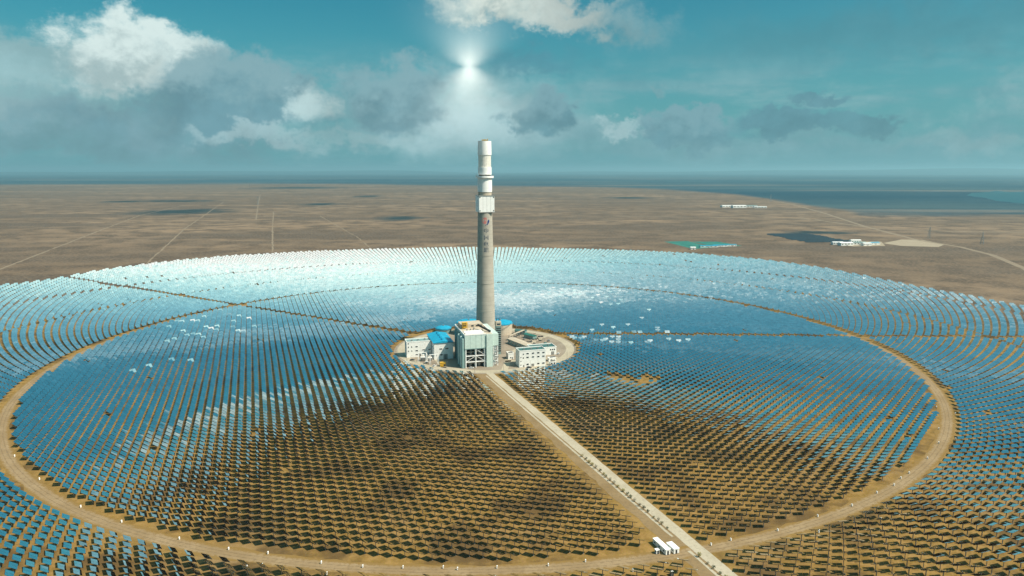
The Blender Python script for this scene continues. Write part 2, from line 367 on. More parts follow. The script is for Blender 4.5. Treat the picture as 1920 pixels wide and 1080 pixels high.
# ------------------------------------------------------------------ ground, roads, water
def build_ground():
    radii = [0] + [40 * i for i in range(1, 26)] + [1100, 1300, 1600, 2000, 2500, 3200, 4000, 5200, 7000, 9500, 13000, 18000, 25000, 36000, 52000, 72000, 90000]
    n = 72; v = [(TX, TY, 0)]; f = []
    for r in radii[1:]:
        for i in range(n):
            a = 2 * math.pi * i / n; v.append((TX + r * math.cos(a), TY + r * math.sin(a), 0))
    for i in range(n): f.append((0, 1 + i, 1 + (i + 1) % n))
    for j in range(len(radii) - 2):
        for i in range(n):
            i2 = (i + 1) % n; f.append((1 + j * n + i, 1 + (j + 1) * n + i, 1 + (j + 1) * n + i2, 1 + j * n + i2))
    me = bpy.data.meshes.new('ground'); me.from_pydata(v, [], f); me.update()
    return tag(link('ground', me, 'ground'), 'dry brown steppe plain reaching to the hazy horizon', 'ground', kind='structure')
build_ground()
def strip(name, pts, width, z, mat, label, jit=0.3, seg=6.0, closed=False, cat='road'):
    """ribbon along a polyline with slightly ragged edges"""
    pts = [np.array(p, float) for p in pts]
    P = []
    for a, b in zip(pts[:-1], pts[1:]):
        n = max(1, int(np.hypot(*(b - a)) / seg))
        for i in range(n): P.append(a + (b - a) * i / n)
    P.append(pts[-1]); P = np.array(P)
    D = np.gradient(P, axis=0); D /= np.maximum(np.hypot(D[:, 0], D[:, 1]), 1e-9)[:, None]
    Nn = np.stack([-D[:, 1], D[:, 0]], 1)
    lw = width / 2 + rng.normal(0, jit, len(P)); rw = width / 2 + rng.normal(0, jit, len(P))
    if closed: lw[-1] = lw[0]; rw[-1] = rw[0]; Nn[-1] = Nn[0]; P[-1] = P[0]
    v = []; f = []
    for i in range(len(P)):
        a = P[i] + Nn[i] * lw[i]; c = P[i] - Nn[i] * rw[i]; v += [(*a, z), (*c, z)]
    for i in range(len(P) - 1): f.append((2 * i, 2 * i + 1, 2 * i + 3, 2 * i + 2))
    me = bpy.data.meshes.new(name); me.from_pydata(v, [], f); me.update()
    return tag(link(name, me, mat), label, cat, kind='structure')
def arc(r, a0=0, a1=360, n=180): return [(TX + r * math.cos(R(a0 + (a1 - a0) * i / n)), TY + r * math.sin(R(a0 + (a1 - a0) * i / n))) for i in range(n + 1)]
strip('ring_road', arc(404.5), 10.0, 0.04, 'ringdirt', 'wide tan dirt ring road circling the inner mirror field', 0.7, 5, True)
strip('service_road', [(TX - 100 * math.cos(R(32.5)), TY + 100 * math.sin(R(32.5))), (TX - 398 * math.cos(R(32.5)), TY + 398 * math.sin(R(32.5)))], 5.5, 0.06, 'dirt', 'narrow tan dirt road running from the plant out to the far ring', 0.3)
strip('service_road', [(TX - 410 * math.cos(R(32.5)), TY + 410 * math.sin(R(32.5))), (TX - 880 * math.cos(R(32.5)), TY + 880 * math.sin(R(32.5)))], 5.5, 0.06, 'dirt', 'narrow tan dirt road crossing the outer mirror rings', 0.3)
strip('service_road', [(TX + 88, TY + 49), (TX + 200, TY + 48), (TX + 397, TY + 40)], 5.0, 0.06, 'dirt', 'short tan dirt road from the plant yard to the ring road', 0.3)
strip('service_road', [(TX + 409, TY + 39), (TX + 560, TY + 36), (TX + 760, TY + 30)], 6.5, 0.06, 'dirt', 'tan dirt road continuing outward beyond the ring road', 0.3)
ACC0 = np.array([TX + 4.0, TY - 84.0]); ACD = np.array([math.cos(R(-69.5)), math.sin(R(-69.5))]); ACN = np.array([-ACD[1], ACD[0]])  # ACN points to the right-hand side
def acc(t, off=0): return tuple(ACC0 + ACD * t + ACN * off)
strip('access_verge', [acc(4, -7.5), acc(430, -7.5)], 10, 0.03, 'dirt', 'bare sandy verge beside the straight concrete access road', 0.5)
strip('access_road', [acc(0), acc(430)], 6.6, 0.08, 'pale', 'straight pale concrete access road leading to the tower', 0.12)
strip('drain_strip', [acc(14, -5.2), acc(308, -5.2)], 1.5, 0.07, 'pale', 'thin pale concrete drain strip along the access road', 0.12)
strip('drain_strip', [acc(322, -5.2), acc(430, -5.2)], 1.5, 0.07, 'pale', 'thin pale concrete drain strip beyond the ring road', 0.12)
# plant yard
def disc(name, r, z, mat, label, n=96):
    me = bpy.data.meshes.new(name); me.from_pydata([(TX + r * math.cos(2 * math.pi * i / n), TY + r * math.sin(2 * math.pi * i / n), z) for i in range(n)], [], [tuple(range(n))]); me.update()
    return tag(link(name, me, mat), label, 'yard', kind='structure')
disc('plant_yard', 93.5, 0.04, 'yard', 'round grey gravel yard at the foot of the tower')
strip('yard_ring_road', arc(86.5), 8.5, 0.10, 'pale', 'pale concrete ring road round the plant yard', 0.05, 4, True)
for a, b, w in [((-62, -64), (-10, -84), 6), ((20, -82), (26, -20), 6), ((-34, -80), (-52, -28), 4.5), ((20, -52), (72, -38), 5), ((26, -20), (64, 52), 6), ((-80, -20), (-60, 40), 5)]:
    strip('yard_lane', [(TX + a[0], TY + a[1]), (TX + b[0], TY + b[1])], w, 0.07, 'pale', 'pale concrete lane crossing the plant yard between buildings', 0.05)
for pl, w in [([(-30, 510), (0, 505), (90, 470), (180, 435), (262, 404), (345, 385)], 5), ([(272, 497), (345, 430), (420, 378)], 4), ([(511, 472), (511, 424), (513, 398)], 3.5), ([(480, 412), (484, 384), (488, 365)], 4.5), ([(760, 360), (420, 418)], 4), ([(700, 470), (672, 446), (600, 405)], 3)]:
    strip('dirt_track', [ground(*q) for q in pl], w, 0.05, 'track', 'faint pale dirt track across the brown steppe', 0.9, 22)
strip('highway', [ground(*q) for q in [(1990, 540), (1920, 503), (1860, 478), (1800, 463), (1720, 450), (1620, 424), (1540, 398), (1480, 382), (1440, 375)]], 13, 0.06, 'track', 'pale desert highway winding past the far compounds', 0.4, 25)
strip('dirt_track', [ground(*q) for q in [(1500, 408), (1640, 428), (1780, 434), (1960, 436)]], 14, 0.05, 'track', 'broad pale track branching off the desert highway', 1.0, 30)
strip('dirt_track', [ground(*q) for q in [(1150, 405), (1350, 408), (1560, 412)]], 14, 0.05, 'track', 'broad pale track between the far compounds', 2.0, 30)
def poly(name, px, z, mat, label, cat):
    v = [(*ground(*q), z) for q in px]; me = bpy.data.meshes.new(name); me.from_pydata(v, [], [tuple(range(len(v)))]); me.update()
    return tag(link(name, me, mat), label, cat, kind='structure')
poly('bare_lot', [(1655, 456), (1690, 461), (1760, 463), (1772, 458), (1730, 450), (1690, 449)], 0.05, 'sand', 'bare sand lot beside the desert highway', 'lot')
poly('lake', [(1812, 366), (1826, 369), (1846, 371), (1868, 377), (1890, 379), (1925, 383), (1990, 384), (1990, 360), (1940, 358), (1900, 360), (1868, 358), (1840, 361), (1822, 362)], 0.3, 'water', 'calm teal reservoir lying beyond the plateau edge', 'lake')
poly('compound_yard', [(1570, 458), (1600, 462), (1660, 461), (1652, 453), (1590, 452)], 0.06, 'sand', 'bare sand yard round the white sheds', 'lot')
poly('sheeted_plot', [(1245, 453), (1300, 467), (1336, 464), (1290, 452)], 0.06, 'gcover', 'dark green sheeted plot in the far compound', 'lot')
poly('sheeted_plot', [(1296, 453), (1342, 463), (1392, 461), (1345, 453)], 0.06, 'gcover', 'dark green sheeted plot next to the blue sheds', 'lot')

def far_hills():
    # low rolling ground closing the plain, higher towards the lake side
    r = random.Random(5); ph = [(r.uniform(0, 6.28), r.uniform(.6, 1.4)) for _ in range(7)]
    v = []; f = []; A = np.arange(-62, 62.01, 0.4)
    for a in A:
        h = sum(math.sin(a * .11 * (k + 1) * q + p) / (k + 1) for k, (p, q) in enumerate(ph)); h = max(0.0, 150 + 70 * h + 60 * max(-.6, math.sin((a - 5) * .05)))
        for dd, hh in ((40000, -.5), (46000, h * .55), (52000, h), (60000, -.5)): v.append((dd * math.sin(R(a)), dd * math.cos(R(a)), hh))
    for i in range(len(A) - 1):
        for j in range(3): f.append((4 * i + j, 4 * i + j + 1, 4 * i + j + 5, 4 * i + j + 4))
    me = bpy.data.meshes.new('hills'); me.from_pydata(v, [], f); me.update()
    tag(link('hills', me, 'ground'), 'low hazy hills along the horizon', 'hills', kind='structure')
far_hills()

# ------------------------------------------------------------------ heliostats
MW, MH, MZ = 5.3, 3.8, 3.2          # mirror width, height, axle height
AIM = np.array([TX - 40.0, TY + 0.0, 200.0])
RB_PHI = [-60, 16.9, 25, 30.8, 35.6, 44, 52, 62, 73.6, 85, 96, 108, 118, 127.5, 135, 142, 149, 154, 165, 180, 240]
RB_R = [738, 738, 742, 758, 781, 834, 877, 903, 909, 909, 922, 930, 941, 948, 934, 905, 858, 862, 862, 850, 780]
def layout():
    pts = []
    s = 6.62; a = s * np.array([math.cos(R(-9.5)), math.sin(R(-9.5))]); b = s * np.array([math.cos(R(110.5)), math.sin(R(110.5))])
    I, J = np.meshgrid(np.arange(-80, 81), np.arange(-80, 81)); L = I.ravel()[:, None] * a + J.ravel()[:, None] * b + np.array([1.6, -2.2])
    rr = np.hypot(L[:, 0], L[:, 1]); pts.append(L[(rr > 97) & (rr < 397)])
    def rings(r0, r1, n, dr0, dr1, ph=0.0):
        r = r0; k = 0
        while r < r1:
            ang = (np.arange(n) + 0.5 * (k % 2) + ph) * 2 * math.pi / n
            pts.append(np.stack([r * np.cos(ang), r * np.sin(ang)], 1))
            r += dr0 + (dr1 - dr0) * (r - r0) / (r1 - r0); k += 1
    rings(414.2, 541, 268, 4.03, 5.3)
    rings(549.5, 684, 314, 4.9, 6.6, 0.3)
    rings(692.5, 952, 330, 6.6, 9.0, 0.1)
    P = np.concatenate(pts)
    rr = np.hypot(P[:, 0], P[:, 1]); phi = np.degrees(np.arctan2(P[:, 1], P[:, 0])); phi2 = np.where(phi < -60, phi + 360, phi)
    keep = rr < np.interp(phi2, RB_PHI, RB_R)
    # roads
    u = np.array([-math.cos(R(32.5)), math.sin(R(32.5))]); al = P @ u; ac = P[:, 0] * u[1] - P[:, 1] * u[0]
    keep &= ~((al > 0) & (np.abs(ac) < 5.6))
    yr = np.interp(P[:, 0], [88, 200, 397, 409, 560, 760], [49, 48, 40, 39, 36, 30])
    keep &= ~((P[:, 0] > 60) & (np.abs(P[:, 1] - yr) < 5.6))
    q = P + T - ACC0; al = q @ ACD; off = q @ ACN
    keep &= ~((al > 0) & (off > -15.5) & (off < 7.2))
    # the cabins' plot, and a few bare spots
    keep &= ~((np.abs(P[:, 0] - 100) < 8) & (np.abs(P[:, 1] + 386) < 9))
    for px, py in [(1150, 708), (1165, 712), (1180, 716), (1200, 722), (1222, 716), (1212, 712)]:
        c = ground(px, py) - T; keep &= ~(np.hypot(P[:, 0] - c[0], P[:, 1] - c[1]) < 7)
    keep &= rng.random(len(P)) > 0.003
    P = P[keep] + T
    # what the picture can see, with a generous margin
    zc = P[:, 1] * math.cos(PITCH) + CAM_H * math.sin(PITCH); yc = P[:, 1] * math.sin(PITCH) - CAM_H * math.cos(PITCH)
    sx = 960 + FPX * P[:, 0] / zc; sy = 540 - FPX * yc / zc
    k = (zc > 10) & (sx > -260) & (sx < 2180) & (sy < 1230)
    return P[k], sx[k], sy[k], zc[k]
HP, HSX, HSY, HZC = layout()
NH = len(HP)
def norm(v): return v / np.linalg.norm(v, axis=-1, keepdims=True)
def normals():
    c = np.concatenate([HP, np.full((NH, 1), MZ)], 1)
    n = norm(norm(AIM - c) + TRK)
    n = norm(n + rng.normal(0, 0.014, n.shape))
    # mirrors turned aside from the tracking ones flash the bright sky round the sun
    L = [(q[0] / 4, 440 + q[1] / 4) for q in [(1330, 650), (1365, 655), (1270, 690), (1335, 735), (1385, 725), (1450, 645), (1490, 650), (1540, 615), (1620, 585), (1655, 570), (1735, 555), (1730, 600), (1730, 650), (1725, 695), (1810, 607), (1850, 630), (1560, 690), (1600, 700), (1640, 690), (1620, 715), (1415, 750), (1460, 745), (1500, 745), (1545, 770), (1265, 805), (1320, 785), (1895, 695), (1635, 760), (1680, 755), (1310, 935), (1355, 940), (1410, 945), (1095, 970), (1140, 985), (1190, 985), (1015, 1020), (1770, 725), (1810, 725)]]
    L += [(920 + q[0] / 4, 450 + q[1] / 4) for q in [(375, 355), (420, 348), (475, 360), (540, 372), (570, 374), (220, 390), (240, 395), (140, 415), (170, 412), (335, 398), (440, 385), (430, 410), (400, 412), (535, 400), (535, 428), (585, 433), (630, 385), (640, 412), (675, 413), (640, 440), (745, 455), (760, 433), (790, 415), (880, 392), (885, 430), (830, 475), (910, 488), (970, 455), (1005, 470), (965, 485), (960, 410), (1045, 405), (1175, 525), (1150, 588), (835, 637), (920, 658), (1040, 637), (755, 675), (960, 695), (1055, 700), (1085, 700), (1120, 675), (1125, 693), (1260, 662), (1262, 680), (1310, 698), (565, 735), (600, 740), (640, 735), (680, 735), (720, 728), (775, 750), (830, 750), (860, 742), (900, 730), (950, 728), (945, 750), (905, 772), (950, 770), (1010, 770), (1030, 768), (1165, 765), (1200, 755), (1330, 750), (1360, 745), (1390, 755), (1420, 765), (1490, 750), (1530, 748)]]
    off = np.zeros(NH, bool)
    for px, py in L:
        q = ground(px, py, MZ); j = np.argsort(np.hypot(HP[:, 0] - q[0], HP[:, 1] - q[1]))[:1]
        if rng.random() < 0.92: off[j] = True
    j = np.where(off)[0]
    v = norm(np.array([0, 0, CAM_H]) - c[j])
    s2 = norm(SUN + rng.normal(0, 0.20, (len(j), 3)))
    n[j] = norm(0.45 * n[j] + 0.55 * norm(v + s2))
    return n
HN = normals()
# local shapes: x along the mirror, y up the mirror, z along its normal
def heliostat_arrays():
    th = 0.10; g = 0.07
    def bx(x0, x1, y0, y1, z0, z1):
        return np.array([(x0, y0, z0), (x1, y0, z0), (x1, y1, z0), (x0, y1, z0), (x0, y0, z1), (x1, y0, z1), (x1, y1, z1), (x0, y1, z1)])
    F = np.array([(4, 5, 6, 7), (0, 3, 2, 1), (0, 1, 5, 4), (1, 2, 6, 5), (2, 3, 7, 6), (3, 0, 4, 7)])
    return bx(-MW / 2, -g, -MH / 2, MH / 2, 0.22, 0.22 + th), bx(g, MW / 2, -MH / 2, MH / 2, 0.22, 0.22 + th), bx(-MW / 2 + .25, MW / 2 - .25, -0.16, 0.16, -0.1, 0.22), F
PANA, PANB, TUBE, BF = heliostat_arrays()
def basis(n):
    t = np.cross(np.array([0, 0, 1.0]), n); t = norm(t); u = np.cross(n, t); return t, u
def big_mesh(name, idx):
    n = HN[idx]; t, u = basis(n); c = np.concatenate([HP[idx], np.full((len(idx), 1), MZ)], 1)
    V = []; Fc = []; MI = []; base = 0; k = len(idx)
    def place(loc, nn=None):
        tt, uu, mm = (t, u, n) if nn is None else (*basis(nn), nn)
        return c[:, None, :] + loc[None, :, 0:1] * tt[:, None, :] + loc[None, :, 1:2] * uu[:, None, :] + loc[None, :, 2:3] * mm[:, None, :]
    for part, loc in enumerate((PANA, PANB, TUBE)):
        nn = None if part == 2 else norm(n + rng.normal(0, 0.005, n.shape))
        W = place(loc, nn).reshape(-1, 3); V.append(W)
        ff = BF if part < 2 else BF[1:4]
        Fi = (np.arange(k)[:, None, None] * 8 + ff[None]).reshape(-1, 4) + base; Fc.append(Fi)
        MI.append(np.tile(np.array([0] + [1] * 5 if part < 2 else [1] * 3), k)); base += len(W)
    # pedestal
    r = 0.17; sq = np.array([(-r, -r), (r, -r), (r, r), (-r, r)]); W = np.zeros((k, 8, 3))
    W[:, :4, :2] = HP[idx][:, None] + sq; W[:, 4:, :2] = HP[idx][:, None] + sq; W[:, 4:, 2] = MZ - 0.08
    V.append(W.reshape(-1, 3)); Fc.append((np.arange(k)[:, None, None] * 8 + BF[None, 2:]).reshape(-1, 4) + base); MI.append(np.full(k * 4, 2))
    V = np.concatenate(V); Fc = np.concatenate(Fc); MI = np.concatenate(MI)
    me = bpy.data.meshes.new(name)
    me.vertices.add(len(V)); me.vertices.foreach_set('co', V.astype(np.float32).ravel())
    me.loops.add(Fc.size); me.loops.foreach_set('vertex_index', Fc.astype(np.int32).ravel())
    me.polygons.add(len(Fc)); me.polygons.foreach_set('loop_start', np.arange(0, Fc.size, 4, dtype=np.int32))
    me.polygons.foreach_set('material_index', MI.astype(np.int32)); me.update(calc_edges=True); me.shade_flat()
    return me
def build_heliostats():
    inview = (HSX > 6) & (HSX < 1914) & (HSY < 1074)
    # a panel turned edge-on shows less: rank by the area each mirror covers in the picture
    c = np.concatenate([HP, np.full((NH, 1), MZ)], 1); v = np.array([0, 0, CAM_H]) - c; dist = np.linalg.norm(v, axis=1); face = np.abs(np.sum(HN * v, 1) / dist)
    score = np.where(inview, (0.25 + face) / dist ** 2, -1)
    near = np.argsort(-score)[:300]; rest = np.setdiff1d(np.arange(NH), near)
    o = link('heliostat_field', big_mesh('heliostat_field', rest), ['mirror', 'back', 'steel'])
    tag(o, 'thousands of small twin mirrors on posts ringing the tower', 'heliostat field', kind='stuff')
    def pm(name, loc, mats, front=True):
        me = bpy.data.meshes.new(name); me.from_pydata([tuple(p) for p in loc], [], [tuple(f) for f in BF])
        if front: me.polygons.foreach_set('material_index', [0] + [1] * 5)
        for k in mats: me.materials.append(M[k])
        me.update(); return me
    ma = pm('mirror_panel', PANA, ['mirror', 'back']); mb = pm('mirror_panel', PANB, ['mirror', 'back']); mt = pm('torque_tube', TUBE, ['back'], False)
    post = MB().lathe([(0.30, 0), (0.30, 0.12), (0.17, 0.13), (0.15, MZ - 0.1)], 8).mesh('pedestal'); post.materials.append(M['steel'])
    for j in near:
        x, y = map(float, HP[j]); n = HN[j]; r = math.hypot(x - TX, y - TY)
        side = float((np.array([x, y]) - ACC0) @ ACN); v = np.array([-x, -y, CAM_H - MZ]); facing = float(n @ v) > 0
        lab = 'twin-panel heliostat ' + ('bordering the inner edge of' if 389 < r < 404 else 'standing some rows inside' if r < 404 else 'bordering the outer edge of' if r < 420 else 'standing some rows outside') + ' the ring road ' + ('on the cabin side' if side < 0 else 'across from the cabins')
        e = thing('heliostat', (x, y, 0), 0, lab, 'heliostat', 'heliostats near the dirt ring road')
        t, u = basis(n[None]); Mx = Matrix(((t[0][0], u[0][0], n[0]), (t[0][1], u[0][1], n[1]), (t[0][2], u[0][2], n[2]))).to_4x4()
        Mx.translation = (0, 0, MZ)
        for nm, me in (('mirror_panel', ma), ('mirror_panel', mb), ('torque_tube', mt)):
            p = bpy.data.objects.new(nm, me); COL.objects.link(p); p.parent = e; p.matrix_local = Mx
        p = bpy.data.objects.new('pedestal', post); COL.objects.link(p); p.parent = e
build_heliostats()

# ------------------------------------------------------------------ tower
ROT = R(16)
def build_tower():
    t = thing('solar_tower', (TX, TY, 0), 0, 'tall concrete solar tower with white receiver at the centre of the mirrors', 'tower')
    zs = np.linspace(0, 156, 40); prof = [(10.6 - 3.75 * (z / 156) ** 0.8, z) for z in zs]
    sh = MB().lathe(prof, 64).build('shaft', 'concrete', t); smooth_by_angle(sh)
    # square clad belt, seen on its corner; corner fixings are dark
    belt = MB().box(-7.75, 7.75, -7.75, 7.75, 139.6, 155.4).build('belt_housing', 'wpaint', t); belt.rotation_euler = (0, 0, ROT)
    for s in (-1, 1):
        for zz in (141.0, 154.2):
            b = MB().box(s * 6.9 - .45, s * 6.9 + .45, -7.95, -7.70, zz - .5, zz + .5).build('vent', 'dark', belt)
    seam = MB()
    for x in (-3.9, 0, 3.9): seam.box(x - .07, x + .07, -7.80, -7.74, 139.8, 155.2)
    seam.build('panel_seam', 'steel', belt)
    sl = MB().box(-8.1, 8.1, -8.1, 8.1, 155.4, 156.0).build('belt_roof', 'steel', t); sl.rotation_euler = (0, 0, ROT)
    neck = MB().lathe([(6.7, 156), (6.7, 159.2)], 48).build('neck', 'beige', t); smooth_by_angle(neck)
    up = MB().lathe([(7.15, 159.2), (7.15, 173.0)], 48).build('upper_shaft', 'wpaint', t); smooth_by_angle(up)
    co = MB().lathe([(8.8, 173.0), (8.8, 174.9)], 48).build('gallery', 'wpaint', t); smooth_by_angle(co)
    rail = MB()
    for i in range(32):
        a = 2 * math.pi * i / 32; rail.bar((8.7 * math.cos(a), 8.7 * math.sin(a), 174.9), (8.7 * math.cos(a), 8.7 * math.sin(a), 176.1), .09)
    rail.build('railing', 'steel', co)
    gap = MB().lathe([(5.9, 174.9), (5.9, 176.6)], 48).build('service_gap', 'dark', t)
    sk = MB().lathe([(6.7, 176.2), (6.8, 183.3)], 48).build('lower_shield', 'wpaint', t); smooth_by_angle(sk)
    rc = MB()
    n = 20
    for i in range(n):                                   # tube panels of the receiver drum
        a0 = 2 * math.pi * (i + .02) / n; a1 = 2 * math.pi * (i + .98) / n
        k = [(6.25 * math.cos(a), 6.25 * math.sin(a)) for a in (a0, a0 + (a1 - a0) / 2, a1)]
        for j in range(2): rc.quad([(*k[j], 183.3), (*k[j + 1], 183.3), (*k[j + 1], 195.2), (*k[j], 195.2)])
    rc.build('receiver_panels', 'receiver', t)
    core = MB().lathe([(6.0, 183.3), (6.0, 195.2)], 40).build('receiver_core', 'beige', t)
    us = MB().lathe([(6.75, 195.0), (6.85, 196.5), (6.55, 208.4)], 48).build('upper_shield', 'wpaint', t); smooth_by_angle(us)
    lid = MB().lathe([(6.2, 208.4), (6.2, 208.7), (3.5, 208.9)], 32).build('top_deck', 'steel', t)
    cr = MB().box(-2.6, 3.4, -.5, .5, 209.2, 210.0); cr.bar((-2.4, 0, 208.6), (-2.4, 0, 210.4), .5); cr.bar((3, 0, 208.6), (3, 0, 210.9), .5); cr.box(-.6, 1.0, -1, 1, 208.7, 210.3)
    cr.build('maintenance_crane', 'yellow', t)
    # signs on the shaft, bent round it
    rad = lambda z: 10.6 - 3.75 * (max(z, 0) / 156) ** 0.8
    A0 = R(-82)
    def wrap(me, cx, cz, off=0.05):
        for v in me.vertices:
            z = cz + v.co.y; r = rad(z) + off; a = A0 + (cx + v.co.x) / r
            v.co = (r * math.cos(a), r * math.sin(a), z)
        me.update()
    for ch, z in zip('中国电建', (121.2, 114.5, 108.0, 102.2)):
        cu = bpy.data.curves.new('sign_character', 'FONT'); cu.body = ch; cu.size = 5.2; cu.align_x = 'CENTER'; cu.align_y = 'CENTER'; cu.offset = 0.06; cu.resolution_u = 3
        ob = bpy.data.objects.new('tmp', cu); COL.objects.link(ob)
        dg = bpy.context.evaluated_depsgraph_get(); me = bpy.data.meshes.new_from_object(ob.evaluated_get(dg)); bpy.data.objects.remove(ob)
        me.materials.clear()
        if len(me.vertices): 
            co = np.array([v.co[:] for v in me.vertices]); mid = (co.max(0) + co.min(0)) / 2
            for v in me.vertices: v.co.x -= mid[0]; v.co.y -= mid[1]
        wrap(me, 0.3, z); o = link('sign_character', me, 'ink', t); o['label'] = f'dark painted character {ch} on the concrete shaft'
    def shape(name, pts, cx, cz, mat, off):
        bm = bmesh.new(); bm.faces.new([bm.verts.new((x, y, 0)) for x, y in pts]); bmesh.ops.triangulate(bm, faces=bm.faces)
        bmesh.ops.subdivide_edges(bm, edges=bm.edges, cuts=1, use_grid_fill=True)
        me = bpy.data.meshes.new(name); bm.to_mesh(me); bm.free(); wrap(me, cx, cz, off); return link(name, me, mat, t)
    circ = lambda r, a0, a1, n=18: [(r * math.cos(R(a0 + (a1 - a0) * i / n)), r * math.sin(R(a0 + (a1 - a0) * i / n))) for i in range(n + 1)]
    shape('emblem_red', circ(3.1, 60, 285) + [(0.9, -1.0), (1.6, 0.6)], -0.6, 131.2, 'red', 0.05)
    shape('emblem_blue', [(0.2, -3.2), (1.2, -1.6), (1.5, 0.8), (3.0, 2.4), (3.4, 0.6), (2.8, -1.4), (1.6, -2.6), (0.9, -3.6)], 0.4, 130.2, 'blue', 0.09)
    shape('emblem_blue', [(-1.2, -4.1), (-0.2, -3.3), (0.2, -2.3), (-0.8, -3.0)], 0.4, 130.0, 'blue', 0.09)
    # ladder-like landing lines low on the shaft
    for z in (40, 68, 96):
        r = rad(z); lm = MB().lathe([(r + .04, z - .2), (r + .22, z - .2), (r + .22, z + .2), (r + .03, z + .2)], 48, cap=False).build('landing_band', 'concrete', t)
    return t
M['receiver'] = material('receiver_tube_panel', (0.86, 0.81, 0.72), 0.4, 0.1, 0.10, 0.5)
build_tower()

# ------------------------------------------------------------------ buildings of the plant
def rel(x, y, z=0): return (TX + x, TY + y, z)
PANE = MB().box(-.5, .5, -.03, .03, -.5, .5).mesh('pane'); PANE.materials.append(M['glass'])
def frame_mesh():
    m = MB(); m.box(-.56, .56, -.08, .06, .5, .58); m.box(-.56, .56, -.10, .06, -.60, -.5); m.box(-.56, -.5, -.08, .06, -.5, .5); m.box(.5, .56, -.08, .06, -.5, .5)
    me = m.mesh('window'); me.materials.append(M['wpaint']); return me
FRAME = frame_mesh()
def window(parent, x, y, z, w, h, side='front'):
    o = bpy.data.objects.new('window', FRAME); COL.objects.link(o); o.parent = parent; o.location = (x, y, z); o.scale = (w, 1, h)
    if side == 'left': o.rotation_euler = (0, 0, R(-90))
    if side == 'right': o.rotation_euler = (0, 0, R(90))
    p = bpy.data.objects.new('pane', PANE); COL.objects.link(p); p.parent = o; p.location = (0, -0.01, 0)
    return o
def flat_building(name, label, at, w, d, h, wins, roof='roofgreen', wall='white', rot=ROT, par=0.9, doors=()):
    t = thing(name, rel(*at), rot, label, 'building')
    MB().box(0, w, 0, d, 0, h - par).build('wall', wall, t)
    r = MB().box(0.35, w - 0.35, 0.35, d - 0.35, h - par, h - par + 0.12).build('roof', roof, t)
    p = MB(); p.box(-.12, w + .12, -.12, .35, h - par, h); p.box(-.12, w + .12, d - .35, d + .12, h - par, h); p.box(-.12, .35, .35, d - .35, h - par, h); p.box(w - .35, w + .12, .35, d - .35, h - par, h)
    p.build('parapet', wall, t)
    for x, z, ww, hh in wins: window(t, x, -0.04, z, ww, hh)
    for x, ww, hh in doors:
        dd = MB().box(x - ww / 2, x + ww / 2, -.1, .05, 0.02, hh).build('door', 'steel', t); MB().box(x + ww / 2 - .25, x + ww / 2 - .1, -.18, -.1, 1.0, 1.2).build('handle', 'dark', dd)
    for k in range(3):
        u = MB().box(0, 1.6, 0, 1.3, 0, 1.1); u.lathe([(.45, 1.1), (.45, 1.3)], 12, .8, .65); o = u.build('rooftop_unit', 'steel', t)
        o.location = (w * (0.2 + 0.28 * k), d * (.35 + .3 * ((k * 7) % 3) / 3), h - par + .12)
    return t
flat_building('office_block', 'white three storey office block with dark green flat roof beside the lane', (33.8, -73.2), 25.6, 12.5, 16.0,
    [(x, z, 2.3, 1.3) for z in (9.3, 12.9) for x in (7.9, 13.2, 18.4, 23.4)] + [(3.9, z, 1.2, 1.2) for z in (9.0, 12.6)] + [(1.5, z, .9, .9) for z in (2.4, 6.0, 9.6)] + [(x, 2.6, 2.3, 1.4) for x in (8.0, 18.4, 23.4)], doors=((13.0, 2.6, 2.8), (4.2, 1.2, 2.3)))
flat_building('control_building', 'white three storey building with teal flat roof behind the transformers', (-75.6, -39.2), 24, 13, 16.0,
    [(x, z, ww, 1.2) for z in (6.6, 10.6) for x, ww in ((1.8, 1.1), (5.0, 1.1), (9.8, 2.3))] + [(1.8, 14.0, 1.1, 1.1), (9.8, 2.6, 2.4, .9), (16.4, 7.0, 2.6, .9), (22.4, 7.0, 2.6, .9), (22.0, 3.2, 3.0, .9)], roof='teal', doors=((13.4, 2.4, 3.0),))
flat_building('workshop', 'low white workshop with dark green roof behind the office block', (46.0, -33.5), 26, 15, 8.2, [(x, 5.2, 2.0, 1.0) for x in (3, 8, 13)] + [(20 + k * 2.0, 5.4, 1.3, 1.6) for k in range(3)], doors=((22, 3.0, 3.4),))
flat_building('pump_house', 'small white cube pump house beside the office block', (23.3, -45.5), 5.6, 7.5, 6.2, [(2.4, 1.8, 1.2, 1.2)], roof='beige', doors=((4.2, 1.2, 2.3),))
flat_building('gatehouse', 'tiny white gatehouse beside the yard ring road', (62.6, -66.5), 6.0, 4.5, 3.6, [(1.7, 1.9, 1.5, 1.6), (4.3, 1.9, 1.2, 1.8)], roof='beige', par=.4)
flat_building('gatehouse', 'small flat white shed behind the tiny gatehouse', (62.5, -52.5), 7.0, 5, 3.2, [(2, 1.7, 1.2, 1.0)], roof='wpaint', par=.4)

